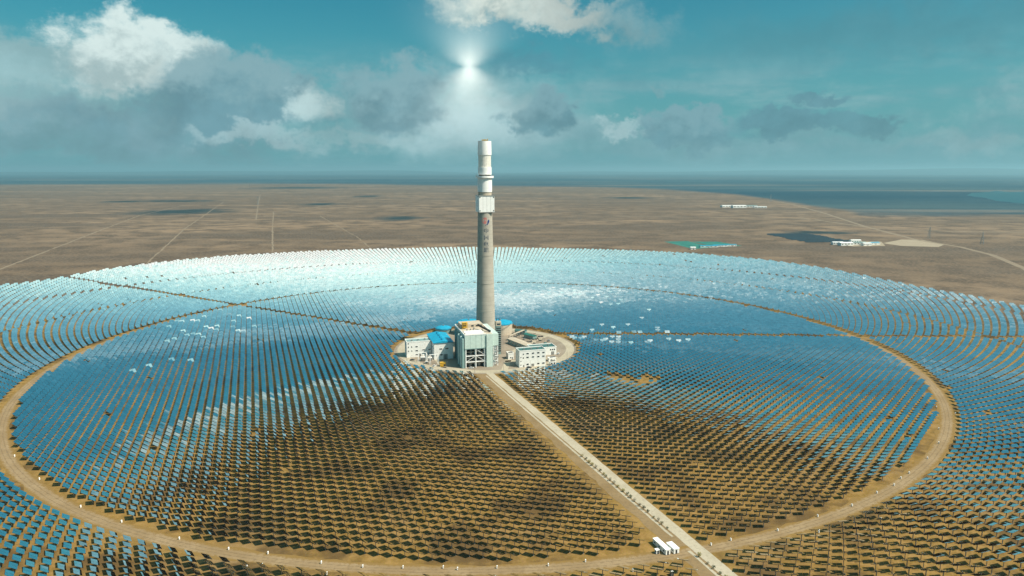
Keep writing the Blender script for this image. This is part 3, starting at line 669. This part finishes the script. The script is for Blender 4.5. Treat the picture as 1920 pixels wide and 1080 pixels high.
def turbine_hall():
    w, d, h = 18.5, 40, 16.6
    t = thing('turbine_hall', rel(-48.0, -46.5), ROT, 'white hall with bright blue sheet roof left of the steel frame building', 'building')
    MB().box(0, w, 0, d, 0, h).build('wall', 'white', t)
    r = MB(); ov = .8; rise = 1.9
    r.v = [(-ov, -ov, h + .05), (w / 2, -ov, h + rise), (w + ov, -ov, h + .05), (-ov, d + ov, h + .05), (w / 2, d + ov, h + rise), (w + ov, d + ov, h + .05), (-ov, -ov, h - .25), (w + ov, -ov, h - .25), (-ov, d + ov, h - .25), (w + ov, d + ov, h - .25)]
    r.f = [(0, 1, 4, 3), (1, 2, 5, 4), (6, 7, 2, 1, 0), (3, 4, 5, 9, 8), (6, 0, 3, 8), (2, 7, 9, 5), (7, 6, 8, 9)]; r.mi = [0] * 7
    rf = r.build('roof', 'cyan', t)
    for k in range(4): MB().box(w / 2 - .9, w / 2 + .9, 4 + k * 9, 8.5 + k * 9, h + rise - .5, h + rise + .9).build('ridge_vent', 'cyan', rf)
    for x, z in ((6.6, 10.4), (12.4, 10.4), (6.6, 4.6)): window(t, x, -0.04, z, 3.0, 1.2)
    for k in range(6): window(t, -0.04, 4 + k * 6.2, 10.5, 3.0, 1.4, 'left')
    dd = MB().box(9, 13, -.1, .05, .02, 5).build('door', 'steel', t); MB().box(10.9, 11.1, -.16, -.1, .3, 4.6).build('handle', 'dark', dd)
    return t
turbine_hall()

def steam_building():
    t = thing('steam_building', rel(-16.3, -76.0), ROT, 'tall pale clad building on an open steel frame before the tower', 'building')
    W, D, H0, H1 = 26.6, 46.0, 17.8, 31.0
    MB().box(0, W, 0, D, H0, H1).build('upper_cladding', 'clad', t)
    MB().box(0.6, W + 4.6, 9, D - .5, 0, H0 - .01).build('inner_wall', 'dark', t)
    MB().box(-.3, .25, 0.5, D, 0, H0).build('side_wall', 'teal', t)  # darker teal on this left flank has its shade painted in
    MB().box(W + .01, W + 5.6, 1.2, D - 1, 19.5, H1 - .25).build('side_bay', 'clad', t)
    pl = MB().box(20.2, 26.2, -1.1, 7.0, 0, H1 + .12).build('stair_shaft', 'clad', t)
    MB().box(20.05, 20.19, -0.9, 6.8, 0, 27.5).build('stair_shaft_shade', 'teal', pl)  # teal plate paints in the shade on the shaft's left side
    for x in (1.0, 10.4, 18.8):
        for y in (0.6, 5.0): MB().box(x - .38, x + .38, y - .38, y + .38, 0, H0).build('column', 'wpaint', t)
    for z in (5.6, 11.2):
        for y in (0.6, 5.0): MB().box(.6, 20.0, y - .25, y + .25, z - .35, z + .35).build('beam', 'wpaint', t)
        MB().box(.6, 20.0, 1.0, 9.0, z + .36, z + .5).build('floor_grating', 'steel', t)
    for a, b in (((1, .7, 5.6), (10.4, .7, 11.2)), ((10.4, .7, 17.6), (18.8, .7, 11.6)), ((10.4, .7, 11.2), (18.8, .7, 5.8))): MB().bar(a, b, .3).build('brace', 'wpaint', t)
    for x, y, r, z0, z1 in ((4.6, 5.4, 1.6, 6.1, 10.6), (14.6, 5.6, 1.9, .2, 5.0), (6.0, 5.8, 1.8, .2, 4.8), (15.0, 5.5, 1.4, 11.7, 16.4), (6.5, 5.3, 1.2, 11.7, 15.5), (10.5, 7.4, .9, 6.1, 10.9)):
        o = MB().lathe([(r * .6, z0), (r, z0 + .5), (r, z1 - .5), (r * .6, z1)], 20, x, y).build('vessel', 'steel', t); smooth_by_angle(o)
    for k, (x0, x1, z) in enumerate(((1.5, 19, 8.4), (2, 18.5, 14.2), (3, 19, 3.2))): MB().bar((x0, 3.2 + k * .6, z), (x1, 3.2 + k * .6, z), .55).build('pipe', 'beige', t)
    for x in (W + 1.2, W + 5.0):
        for y in (2.0, 10, 18): MB().box(x - .3, x + .3, y - .3, y + .3, 0, 19.5).build('column', 'wpaint', t)
    for z in (4.8, 9.6, 14.4):
        MB().box(W + .9, W + 5.3, 1.75, 2.25, z - .25, z + .25).build('beam', 'wpaint', t)
        MB().box(W + .9, W + 5.3, 2.3, 12, z + .26, z + .36).build('floor_grating', 'steel', t)
    for z0, z1 in ((.3, 4.2), (5.3, 9), (10, 13.6), (14.9, 19)):
        o = MB().lathe([(1.0, z0), (1.35, z0 + .5), (1.35, z1 - .5), (1.0, z1)], 16, W + 3.1, 5.2).build('vessel', 'wpaint', t); smooth_by_angle(o)
    for k in range(4):
        o = MB().lathe([(.35, 0), (.35, 26 + k * 1.5)], 10, W + 6.3, 6 + k * 3.2).build('riser_pipe', 'steel', t); smooth_by_angle(o)
        MB().bar((W + 5.6, 6 + k * 3.2, 24 + k * 1.5), (W + 6.5, 6 + k * 3.2, 24 + k * 1.5), .5).build('pipe_elbow', 'steel', t)
    for k in range(6):
        z0 = 1 + k * 2.8
        MB().bar((W + .8, -.6, z0), (W + 5.4, -.6, z0 + 2.6) if k % 2 == 0 else (W + 5.4, -.6, z0), .35).build('stair_flight', 'steel', t)
    MB().box(-.05, W - 6.5, -.12, -.01, H0, H0 + .7).build('skirting', 'teal', t)
    for x in (5.2, 10.4, 15.6): MB().box(x - .08, x + .08, -.08, -.01, H0 + .7, H1).build('cladding_joint', 'teal', t)
    # ducts up the flank
    for k, (y, z) in enumerate(((1.6, 28.4), (6.4, 29.6), (11.5, 28.6), (17.0, 29.4))):
        o = MB().lathe([(1.5, 0), (1.5, z - 1.2), (1.1, z - .3), (.2, z)], 20, -1.8, y).build('duct', 'teal' if k % 2 == 0 else 'clad', t); smooth_by_angle(o, 50)
    for y in (22, 27, 32, 37, 42): MB().box(-1.1, -.31, y - .3, y + .3, 0, 30).build('pilaster', 'teal', t)
    # roof
    r = MB().box(.3, W - .3, .3, D - .3, H1, H1 + .15).build('roof', 'beige', t)
    p = MB(); p.box(-.2, 20.0, -.2, .3, H1, H1 + .9); p.box(-.2, .3, .3, D, H1, H1 + .9); p.box(W - .3, W + .2, 7.2, D, H1, H1 + .9); p.box(.3, W - .3, D - .3, D + .2, H1, H1 + .9)
    p.build('parapet', 'wpaint', t)
    for y in (4.0, 11.0): MB().box(1.5, 19.0, y, y + 2.2, H1 + .15, H1 + 1.5).build('skylight_ridge', 'wpaint', r); MB().box(1.4, 19.2, y + 2.25, y + 4.2, H1 + .15, H1 + .5).build('skylight_gutter', 'dark', r)
    ph = MB().box(3, 24, 30, 45, H1 + .15, H1 + 3.6).build('penthouse', 'beige', t)
    for x in (14, 18.5, 22): MB().box(x - 1.2, x + 1.2, 29.9, 30.05, H1 + 1.2, H1 + 2.6).build('penthouse_window', 'glass', ph)
    f = MB()
    for x in (3.5, 8.0):
        for y in (25, 29): f.bar((x, y, H1), (x, y, H1 + 6), .35)
    f.box(3.2, 8.3, 24.7, 29.3, H1 + 4.6, H1 + 5.0); f.box(4.4, 7.2, 25.8, 28.2, H1 + 1, H1 + 3.6); f.box(3.2, 8.3, 24.7, 29.3, H1 + 6, H1 + 6.25); f.build('cooler_frame', 'yellow', t)
    MB().bar((17.5, 22, H1 + 4.5), (25.6, 6, H1 + 1.2), 1.5).build('conveyor', 'dark', t)
    for x, y in ((10, 20), (14, 24), (20, 16), (6, 18), (12, 17)): o = MB().lathe([(.6, H1 + .15), (.6, H1 + 1.3), (.9, H1 + 1.35), (.2, H1 + 1.8)], 14, x, y).build('roof_vent', 'steel', t)
    return t
steam_building()
def lift_tower():
    t = thing('lift_tower', rel(11.5, -27.0), ROT, 'dark louvred lift tower with pale cap against the concrete shaft', 'tower')
    MB().box(0, 4.6, 0, 5, 0, 29).build('shaft', 'teal', t); MB().box(-.3, 4.9, -.3, 5.3, 29, 33.2).build('cap', 'beige', t); MB().box(.5, 4.1, -.36, -.3, 30, 31.6).build('window', 'glass', t)
    for k in range(12): MB().box(-.06, 4.66, -.18, -.02, 3 + k * 2.1, 4.2 + k * 2.1).build('louvre', 'dark', t)
    for x in (1, 3.4): MB().bar((x, 2.5, 33.2), (x, 2.5, 36.4), .5).build('mast', 'dark', t)
    for x in (5.6, 7.0): MB().bar((x, 1, 0), (x, 1, 30), .25).build('guide_rail', 'steel', t)
lift_tower()
def salt_tank(x, y, r, h, label, top='cyan', wall='beige'):
    t = thing('salt_tank', rel(x, y), 0, label, 'tank', 'round salt tanks behind the tower')
    o = MB().lathe([(r, 0), (r, h)], 48).build('wall', wall, t); smooth_by_angle(o)
    o = MB().lathe([(r + .25, h - 1.2), (r + .25, h + .05), (r * .8, h + 1.0), (r * .45, h + 1.9), (r * .1, h + 2.3)], 48).build('roof', top, t); smooth_by_angle(o, 60)
    MB().lathe([(1.0, h + 2.2), (1.0, h + 3.1)], 12).build('vent', 'steel', o)
    rail = MB()
    for k in range(40):
        a = 2 * math.pi * k / 40; rail.bar((r * math.cos(a), r * math.sin(a), h), (r * math.cos(a), r * math.sin(a), h + 1.2), .1)
    rail.build('railing', 'steel', t)
    st = MB()
    for k in range(30):
        a = R(-150 + k * 4); st.box(0, 0, 0, 0, 0, 0) if False else st.bar((r * math.cos(a), r * math.sin(a), h * k / 30), ((r + 1.1) * math.cos(a), (r + 1.1) * math.sin(a), h * k / 30), .25)
    st.build('stair', 'steel', t)
salt_tank(-21.5, 64, 13.6, 13.6, 'blue roofed salt tank partly hidden behind the concrete shaft')
salt_tank(13.8, 66, 13.4, 12.6, 'blue domed beige salt tank standing past the lift tower')
salt_tank(-50.5, 70, 9.0, 5.4, 'low dark blue roofed tank beyond the turbine hall', 'cyan', 'teal')
def shed(name, at, w, d, h, rot, label, wall='beige', roof='beige', group=None, rise=1.2, loc=None, cat='shed', n=0):
    t = thing(name, rel(*at) if loc is None else loc, rot, label, cat, group)
    m = MB().box(0, w, 0, d, 0, h).build('wall', wall, t)
    r = MB(); ov = .4
    r.v = [(-ov, -ov, h), (-ov, d / 2, h + rise), (-ov, d + ov, h), (w + ov, -ov, h), (w + ov, d / 2, h + rise), (w + ov, d + ov, h), (-ov, -ov, h - .2), (w + ov, -ov, h - .2), (-ov, d + ov, h - .2), (w + ov, d + ov, h - .2)]
    r.f = [(0, 3, 4, 1), (1, 4, 5, 2), (6, 7, 3, 0), (2, 5, 9, 8), (6, 0, 1, 2, 8), (3, 7, 9, 5, 4)]; r.mi = [0] * 6
    r.build('roof', roof, t)
    for k in range(n): window(t, w * (k + .5) / n, -.04, h * .55, w / n * .4, h * .3)
    dd = MB().box(w * .45, w * .45 + min(2.4, w * .3), -.08, .04, .02, min(2.6, h * .7)).build('door', 'steel', t)
    return t
shed('pipe_shed', (22.5, 18), 44, 8.5, 5.2, R(16 - 74), 'long beige roofed pipe shed running back from the office block', 'teal', 'beige', n=6)
shed('canopy', (40, 44), 14, 6, 4.0, R(-48), 'small green roofed lean-to shed at the back of the yard', 'teal', 'gcover')
shed('store', (30, 60), 12, 7, 4.5, R(-20), 'grey green store shed beside the domed tank', 'teal', 'roofgreen')
shed('store', (-78, 2), 16, 8, 5.0, ROT, 'low beige store shed behind the control building', 'beige', 'beige', n=3)
def cooler(at, label):
    t = thing('air_cooler', rel(*at), ROT, label, 'cooler', 'air coolers in the yard')
    m = MB()
    for x in (0.3, 6.7):
        for y in (.3, 4.7): m.bar((x, y, 0), (x, y, 3.2), .3)
    m.build('leg', 'steel', t); MB().box(0, 7, 0, 5, 3.2, 4.4).build('housing', 'beige', t)
    for x in (1.9, 5.1): MB().lathe([(1.4, 4.4), (1.5, 5.2)], 20, x, 2.5).build('fan_ring', 'dark', t)
cooler((42, 2), 'pale box air cooler with two fan rings beside the pipe shed'); cooler((48, 14), 'pale box air cooler with two fan rings at the yard lane'); cooler((55, 26), 'pale box air cooler with two fan rings near the back lane')
def transformer(at, s, label):
    t = thing('transformer', rel(*at), ROT, label, 'transformer', 'transformers in front of the control building')
    MB().box(0, 4 * s, 0, 2.4 * s, .3, 3.2 * s).build('tank', 'wpaint', t)
    for k in range(5): MB().box(.3 * s + k * .75 * s, .6 * s + k * .75 * s, -1.0 * s, -.02, .7, 2.8 * s).build('radiator', 'steel', t)
    for k in range(3): o = MB().lathe([(.22, 3.2 * s), (.34, 3.5 * s), (.2, 3.8 * s), (.3, 4.1 * s), (.12, 5.0 * s)], 10, .8 * s + k * 1.2 * s, 1.2 * s).build('bushing', 'beige', t)
    o = MB().lathe([(.6 * s, 0), (.6 * s, 2.4 * s)], 14).build('conservator', 'wpaint', t); o.rotation_euler = (0, R(90), 0); o.location = (.6 * s, 2.0 * s, 4.0 * s)
transformer((-60.5, -51), 1.25, 'large white transformer with radiator fins and bushings'); transformer((-53.5, -50.5), 1.0, 'mid sized white transformer next to the firewall'); transformer((-55, -60), .7, 'small white transformer near the yellow shed')
def gantry(at, label):
    t = thing('switch_gantry', rel(*at), ROT, label, 'gantry')
    for x in (0, 7.5): 
        MB().bar((x - .6, 0, 0), (x, 0, 9.5), .28).bar((x + .6, 0, 0), (x, 0, 9.5), .28).build('leg', 'wpaint', t)
    MB().box(-.6, 8.1, -.25, .25, 9.3, 9.8).build('beam', 'wpaint', t)
    for x in (1.5, 3.75, 6): MB().lathe([(.12, 7.6), (.25, 8.0), (.12, 8.3), (.25, 8.7), (.1, 9.3)], 8, x, 0).build('insulator', 'dark', t)
gantry((-62, -56), 'white steel switch gantry standing before the transformers'); gantry((-50, -63), 'white steel switch gantry beside the yellow shed')
MBf = MB().box(0, .5, 0, 6, 0, 6.5).build('firewall', 'white'); MBf.location = rel(-54.6, -50.6); MBf.rotation_euler = (0, 0, ROT); tag(MBf, 'white concrete fire wall between two transformers', 'wall')
def yellow_shed():
    t = thing('yellow_shed', rel(-39.8, -70.6), ROT, 'small bright yellow shed on the yard gravel', 'shed')
    MB().box(0, 5.2, 0, 3.4, 0, 3.6).build('wall', 'yellow', t); MB().box(-.2, 5.4, -.2, 3.6, 3.6, 3.85).build('roof', 'yellow', t)
    for k in range(6): MB().box(.35 + k * .85, .45 + k * .85, -.06, -.0, .1, 3.5).build('rib', 'yellow', t)
    MB().box(3.2, 4.6, -.09, -.02, .05, 2.4).build('door', 'dark', t)
yellow_shed()
def car(at, rot, paint, label):
    t = thing('car', at, rot, label, 'car', 'cars parked in the plant yard')
    b = MB(); L, Wd = 4.6, 1.85
    sec = [(-L / 2, .35, .75), (-L / 2 + .15, .30, .95), (-1.1, .28, 1.0), (1.3, .28, .98), (L / 2 - .2, .32, .88), (L / 2, .38, .65)]
    for x, z0, z1 in sec:
        b.v += [(x, -Wd / 2, z0), (x, Wd / 2, z0), (x, Wd / 2, z1), (x, -Wd / 2, z1)]
    for k in range(len(sec) - 1):
        for i in range(4): b.f.append((4 * k + i, 4 * k + (i + 1) % 4, 4 * k + 4 + (i + 1) % 4, 4 * k + 4 + i)); b.mi.append(0)
    b.f += [(3, 2, 1, 0), tuple(4 * (len(sec) - 1) + i for i in range(4))]; b.mi += [0, 0]; b.build('body', paint, t)
    c = MB(); c.v = [(-1.9, -.85, .95), (-1.9, .85, .95), (1.2, .85, .95), (1.2, -.85, .95), (-1.4, -.68, 1.5), (-1.4, .68, 1.5), (.5, .68, 1.5), (.5, -.68, 1.5)]
    c.f = [(4, 7, 6, 5), (0, 3, 7, 4), (1, 5, 6, 2), (0, 4, 5, 1), (3, 2, 6, 7)]; c.mi = [1, 0, 0, 0, 0]; c.build('cabin', ['glass', paint], t)
    for sx in (-1.4, 1.45):
        for sy in (-.82, .82):
            wl = MB().lathe([(.33, -.11), (.33, .11)], 14).build('wheel', 'black', t); wl.rotation_euler = (R(90), 0, 0); wl.location = (sx, sy, .33)
for (px, py), r, pt, lb in [((773, 676), 20, 'carpaint', 'dark car parked in front of the control building'), ((992, 690), 14, 'carpaint', 'dark car parked against the front of the office block'), ((815, 687), 60, 'carwhite', 'white car parked on the lane near the yellow shed'), ((1047, 664), 70, 'carwhite', 'white car parked beside the workshop'), ((884, 691), 10, 'carwhite', 'white car under the open steel frame')]:
    g0 = ground(px, py); car((float(g0[0]), float(g0[1]), .1), R(r), pt, lb)
# lamp posts round the yard
def lamp_posts():
    pole = MB().lathe([(.14, 0), (.07, 8.5)], 8).mesh('pole'); pole.materials.append(M['steel'])
    arm = MB().bar((0, 0, 8.4), (-1.6, 0, 8.8), .1).box(-2.2, -1.4, -.18, .18, 8.72, 8.86).mesh('lamp_head'); arm.materials.append(M['steel'])
    for k in range(22):
        a = R(k * 360 / 22 + 4)
        t = thing('street_lamp', rel(91.5 * math.cos(a), 91.5 * math.sin(a), .05), a, 'slim grey street lamp on the rim of the plant yard', 'street lamp', 'street lamps round the plant yard')
        for nm, me in (('pole', pole), ('lamp_head', arm)):
            p = bpy.data.objects.new(nm, me); COL.objects.link(p); p.parent = t
lamp_posts()
# pipe rack and small clutter of the yard
def pipe_rack():
    t = thing('pipe_rack', rel(26, 30), R(60), 'steel pipe rack carrying pipes past the domed tank', 'pipe rack')
    for k in range(6):
        for y in (0, 3): MB().box(k * 6 - .15, k * 6 + .15, y - .15, y + .15, 0, 5.4).build('post', 'steel', t)
        MB().box(k * 6 - .12, k * 6 + .12, .16, 2.84, 4.9, 5.2).build('crossbeam', 'steel', t)
    for y, r in ((.6, .22), (1.3, .3), (2.2, .25)): MB().bar((-1, y, 5.5), (31, y, 5.5), 2 * r).build('pipe', 'beige', t)
pipe_rack()
for k in range(26):
    a = random.uniform(-180, 180); r = random.uniform(50, 78)
    x, y = r * math.cos(R(a)), r * math.sin(R(a))
    if y < 15 or abs(x) < 40 and y < 60: continue
    w, d, h = random.uniform(1.5, 4), random.uniform(1.2, 3), random.uniform(.8, 2.4)
    t = MB().box(0, w, 0, d, 0, h).box(-.1, w + .1, -.1, d + .1, h, h + .12).build('storage_crate', random.choice(['beige', 'steel', 'roofgreen']))
    t.location = rel(x, y, .1); t.rotation_euler = (0, 0, random.uniform(0, 3)); tag(t, 'small storage crate lying in the back of the plant yard', 'crate', 'crates scattered at the back of the yard')

# ------------------------------------------------------------------ cabins, boxes, shrubs by the roads
def cabin(at, w, d, h, label, name='site_cabin'):
    t = thing(name, rel(*at), R(20.5), label, 'cabin')
    MB().box(0, w, 0, d, .15, h).build('wall', 'white', t); MB().box(-.15, w + .15, -.15, d + .15, h, h + .16).build('roof', 'wpaint', t); MB().box(-.05, w + .05, -.05, d + .05, 0, .15).build('base', 'dark', t)
    n = max(1, int(d / 3))
    for k in range(n): window(t, -.04, (k + .5) * d / n, h * .55, 1.1, .9, 'left')
    MB().box(w * .3, w * .3 + .9, -.07, .02, .16, 2.1).build('door', 'dark', t)
    for k in range(int(d / 1.5)): MB().box(-.06, -.005, .6 + k * 1.5, .68 + k * 1.5, .2, h - .1).build('rib', 'white', t)
cabin((99.9, -391.4), 2.5, 11.5, 2.7, 'long white site cabin beside the access road junction'); cabin((104.0, -390.4), 2.9, 6.5, 2.5, 'short white site cabin next to the long one'); cabin((95.6, -390.6), 1.6, 1.6, 2.0, 'tiny white cubicle at the foot of the long cabin', 'cubicle')
cabin((98.6, -408.6), 1.4, 1.2, 1.6, 'white cubicle across the ring road from the long cabin', 'cubicle')
def control_boxes():
    body = MB().box(-.5, .5, -.35, .35, .2, 1.7).mesh('cabinet'); body.materials.append(M['wpaint'])
    cap = MB(); cap.v = [(-.6, -.45, 1.7), (.6, -.45, 1.7), (.6, .45, 1.7), (-.6, .45, 1.7), (-.5, 0, 1.95), (.5, 0, 1.95)]; cap.f = [(0, 1, 5, 4), (2, 3, 4, 5), (0, 4, 3), (1, 2, 5), (3, 2, 1, 0)]; cap.mi = [0] * 5
    capm = cap.mesh('cap'); capm.materials.append(M['wpaint'])
    foot = MB().box(-.55, .55, -.4, .4, 0, .2).mesh('plinth'); foot.materials.append(M['sand'])
    L = [(q[0] / 2.842, 700 + q[1] / 2.842) for q in [(78, 440), (210, 563), (430, 710), (258, 720), (548, 845), (648, 790), (852, 930), (955, 880), (1218, 935), (1315, 1025)]]
    L += [(480 + q[0] / 3.375, 760 + q[1] / 3.375) for q in [(75, 935), (413, 995), (675, 1020), (930, 1025), (1185, 1025), (1275, 1035), (1525, 1025), (448, 1065)]]
    L += [(960 + q[0] / 3.375, 760 + q[1] / 3.375) for q in [(230, 1010), (465, 985), (1260, 880), (1385, 850), (765, 1045)]]
    L += [(1440 + q[0] / 2.842, 700 + q[1] / 2.842) for q in [(898, 180), (910, 295), (910, 370), (850, 452), (752, 530), (708, 557), (672, 595), (580, 635), (448, 703), (265, 760), (52, 835), (270, 845), (998, 215), (1000, 350)]]
    for px, py in L:
        g0 = ground(px, py, 0.6); rr = math.hypot(g0[0] - TX, g0[1] - TY)
        lab = 'white control box on the inner edge of the dirt ring road' if rr < 404.5 else 'white control box on the outer edge of the dirt ring road'
        t = thing('control_box', (float(g0[0]), float(g0[1]), .05), math.atan2(g0[1] - TY, g0[0] - TX), lab, 'control box', 'control boxes along the ring road'); t.scale = (.62, .62, .75)
        for nm, me in (('cabinet', body), ('cap', capm), ('plinth', foot)):
            p = bpy.data.objects.new(nm, me); COL.objects.link(p); p.parent = t
control_boxes()
def shrub_meshes(seed, mat, n=90, h=2.0, w=1.0):
    r = random.Random(seed); m = MB()
    for _ in range(n):
        u = Vector((r.gauss(0, 1), r.gauss(0, 1), r.gauss(0, 1))).normalized() * r.random() ** .4
        c = Vector((u.x * w, u.y * w, h * .62 + u.z * h * .42)); a = Vector((r.gauss(0, 1), r.gauss(0, 1), r.gauss(0, .6))).normalized(); b = a.orthogonal().normalized(); s = r.uniform(.12, .26) * w
        m.quad([c - a * s, c + b * s * .7, c + a * s, c - b * s * .7])
    cr = m.mesh('crown'); cr.materials.append(M[mat])
    t = MB().lathe([(.09, 0), (.06, h * .5), (.03, h * .8)], 6)
    for k in range(4): a = k * 1.7 + seed; t.bar((0, 0, h * .35), (w * .6 * math.cos(a), w * .6 * math.sin(a), h * .75), .05)
    tr = t.mesh('trunk'); tr.materials.append(M['bark']); return cr, tr
SH = [shrub_meshes(k, 'leaf' if k < 3 else 'leafy') for k in range(6)]
def shrub(x, y, k, s, label, group):
    t = thing('sapling', (x, y, .04), random.uniform(0, 6), label, 'sapling', group); t.scale = (s, s, s * random.uniform(.85, 1.2))
    for nm, me in zip(('crown', 'trunk'), SH[k]):
        p = bpy.data.objects.new(nm, me); COL.objects.link(p); p.parent = t
for k in range(46):
    tt = 205 + k * 4.6 + random.uniform(-1, 1)
    if 305 < tt < 326: continue
    x, y = acc(tt, -3.9 + random.uniform(-.4, .4)); shrub(x, y, random.choice([0, 1, 2, 3]), random.uniform(.7, 1.15), 'small dark sapling in the row along the concrete access road', 'saplings along the access road')
for k in range(16):
    px = random.uniform(1080, 1230); g0 = ground(px, random.uniform(628.5, 632)); shrub(float(g0[0]), float(g0[1]), random.choice([3, 4, 5]), random.uniform(1.0, 1.9), 'yellow green bush beside the dirt road leaving the yard', 'bushes beside the yard road')
for k in range(14):
    a = R(random.uniform(-60, 20)); shrub(TX + 93 * math.cos(a), TY + 93 * math.sin(a), random.choice([3, 4, 5]), random.uniform(.7, 1.2), 'low yellow bush on the rim of the plant yard', 'bushes on the yard rim')

# ------------------------------------------------------------------ far compounds
for k, (px, py, w, d, h, rf, lb) in enumerate([(1572, 459, 26, 14, 6, 'wpaint', 'white roofed shed at the near end of the far compound'), (1590, 461, 34, 14, 7, 'wpaint', 'long white shed in the middle of the far compound'), (1612, 459, 30, 12, 6, 'teal', 'teal roofed shed in the far compound'), (1628, 461, 22, 12, 6, 'wpaint', 'short white shed beside the teal roofed one'), (1644, 459, 26, 12, 5, 'cyan', 'blue roofed shed at the highway end of the far compound'), (1606, 455, 26, 12, 6, 'wpaint', 'white shed at the back of the far compound'),
        (1300, 468, 12, 9, 5, 'wpaint', 'small white house at the corner of the green plots'), (1330, 464, 42, 9, 4, 'cyan', 'long blue shed between the green plots'), (1352, 463, 36, 9, 4, 'cyan', 'blue shed beyond the green plots'), (1374, 462, 22, 9, 4, 'cyan', 'short blue shed at the end of the row'),
        (1366, 389, 60, 26, 9, 'wpaint', 'white hall of the distant desert station'), (1388, 390, 70, 26, 11, 'wpaint', 'largest white hall of the distant desert station'), (1410, 389, 50, 24, 9, 'teal', 'teal roofed hall of the distant desert station'), (1426, 390, 60, 20, 7, 'wpaint', 'low white hall at the edge of the desert station')]):
    g0 = ground(px, py); shed('far_shed', None, w, d, h, R(random.uniform(-8, 18)), lb, 'white', rf, 'sheds of the far compounds', h * .2, (float(g0[0]) - w / 2, float(g0[1]), .06), n=4 if w < 80 else 0)
def pv_array():
    g0 = ground(1508, 455); g1 = ground(1598, 455); y1 = ground(1550, 439.5)[1]; t = thing('solar_array', (float(g0[0]), float(g0[1]), 0), R(6), 'dark photovoltaic array standing in rows beyond the mirrors', 'solar array')
    L = float(g1[0] - g0[0]); D = float(y1 - g0[1]); n = 14
    me = MB(); me.quad([(0, 0, .6), (L, 0, .6), (L, 5.5, 3.6), (0, 5.5, 3.6)]); me.quad([(0, 5.5, 3.5), (L, 5.5, 3.5), (L, 0, .5), (0, 0, .5)])
    for x in np.linspace(4, L - 4, 9): me.bar((x, 4.2, 0), (x, 4.2, 2.85), .3); me.bar((x, 1.2, 0), (x, 1.2, 1.2), .3)
    me = me.mesh('panel_row'); me.materials.append(M['pv'])
    for k in range(n):
        p = bpy.data.objects.new('panel_row', me); COL.objects.link(p); p.parent = t; p.location = (random.uniform(0, 14), D * k / n, 0)
pv_array()
def pylon(px, py, h, label):
    g0 = ground(px, py); t = thing('power_pylon', (float(g0[0]), float(g0[1]), 0), R(random.uniform(20, 50)), label, 'pylon', 'pylons crossing the steppe')
    m = MB(); b = h * .11
    for sx in (-1, 1):
        for sy in (-1, 1):
            m.bar((sx * b, sy * b, 0), (sx * b * .35, sy * b * .35, h * .62), .5); m.bar((sx * b * .35, sy * b * .35, h * .62), (0, 0, h), .4)
    for k in range(5):
        z0 = h * .62 * k / 5; z1 = h * .62 * (k + 1) / 5; r0 = b * (1 - .65 * k / 5); r1 = b * (1 - .65 * (k + 1) / 5)
        for s in (-1, 1): m.bar((-r0, s * r0, z0), (r1, s * r1, z1), .3); m.bar((s * r0, -r0, z0), (s * r1, r1, z1), .3)
    m.build('mast', 'steel', t)
    for z, l in ((.66, .2), (.78, .24), (.9, .16)): MB().bar((-h * l, 0, h * z), (h * l, 0, h * z), .55).build('crossarm', 'steel', t)
for px, py, h, lb in [(1742, 447, 32, 'steel lattice pylon beside the bare sand lot'), (1841, 458, 32, 'steel lattice pylon close to the bend of the highway'), (1445, 378, 45, 'steel lattice pylon near the far end of the highway'), (484, 384, 45, 'steel lattice pylon on the track beyond the pale trail'), (468, 352, 60, 'distant steel pylon near the lowland edge')]: pylon(px, py, h, lb)

# ------------------------------------------------------------------ light gathered above the tower, and the air
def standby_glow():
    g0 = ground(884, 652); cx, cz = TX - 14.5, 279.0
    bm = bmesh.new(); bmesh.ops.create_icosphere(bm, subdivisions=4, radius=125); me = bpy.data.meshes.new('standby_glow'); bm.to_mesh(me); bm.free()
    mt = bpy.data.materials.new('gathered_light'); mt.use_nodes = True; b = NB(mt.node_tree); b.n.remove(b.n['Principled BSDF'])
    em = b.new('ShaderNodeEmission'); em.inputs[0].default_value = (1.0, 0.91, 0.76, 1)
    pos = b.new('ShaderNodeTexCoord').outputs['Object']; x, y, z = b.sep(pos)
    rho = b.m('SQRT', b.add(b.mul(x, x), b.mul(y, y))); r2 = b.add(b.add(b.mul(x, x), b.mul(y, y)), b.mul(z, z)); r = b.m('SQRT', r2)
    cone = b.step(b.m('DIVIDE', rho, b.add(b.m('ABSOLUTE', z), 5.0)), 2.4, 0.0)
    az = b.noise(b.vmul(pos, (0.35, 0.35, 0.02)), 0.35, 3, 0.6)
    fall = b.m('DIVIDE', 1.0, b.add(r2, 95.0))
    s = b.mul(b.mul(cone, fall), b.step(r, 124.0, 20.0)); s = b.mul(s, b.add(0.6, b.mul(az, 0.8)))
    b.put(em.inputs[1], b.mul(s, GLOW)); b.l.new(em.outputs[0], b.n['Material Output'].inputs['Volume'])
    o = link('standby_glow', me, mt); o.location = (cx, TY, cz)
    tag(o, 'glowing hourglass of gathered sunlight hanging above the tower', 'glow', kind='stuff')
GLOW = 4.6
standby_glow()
def haze():
    me = MB().box(-95000, 95000, -95000, 96000, -1.0, 420).mesh('haze'); mt = bpy.data.materials.new('haze_air'); mt.use_nodes = True
    b = NB(mt.node_tree); b.n.remove(b.n['Principled BSDF']); v = b.new('ShaderNodeVolumePrincipled')
    v.inputs['Color'].default_value = (0.45, 0.80, 0.92, 1); v.inputs['Density'].default_value = HAZE; v.inputs['Anisotropy'].default_value = 0.2
    b.l.new(v.outputs[0], b.n['Material Output'].inputs['Volume'])
    o = link('haze', me, mt); tag(o, 'thin blue haze lying over the steppe', 'haze', kind='stuff')
HAZE = 4.2e-5
haze()
print('heliostats', NH)
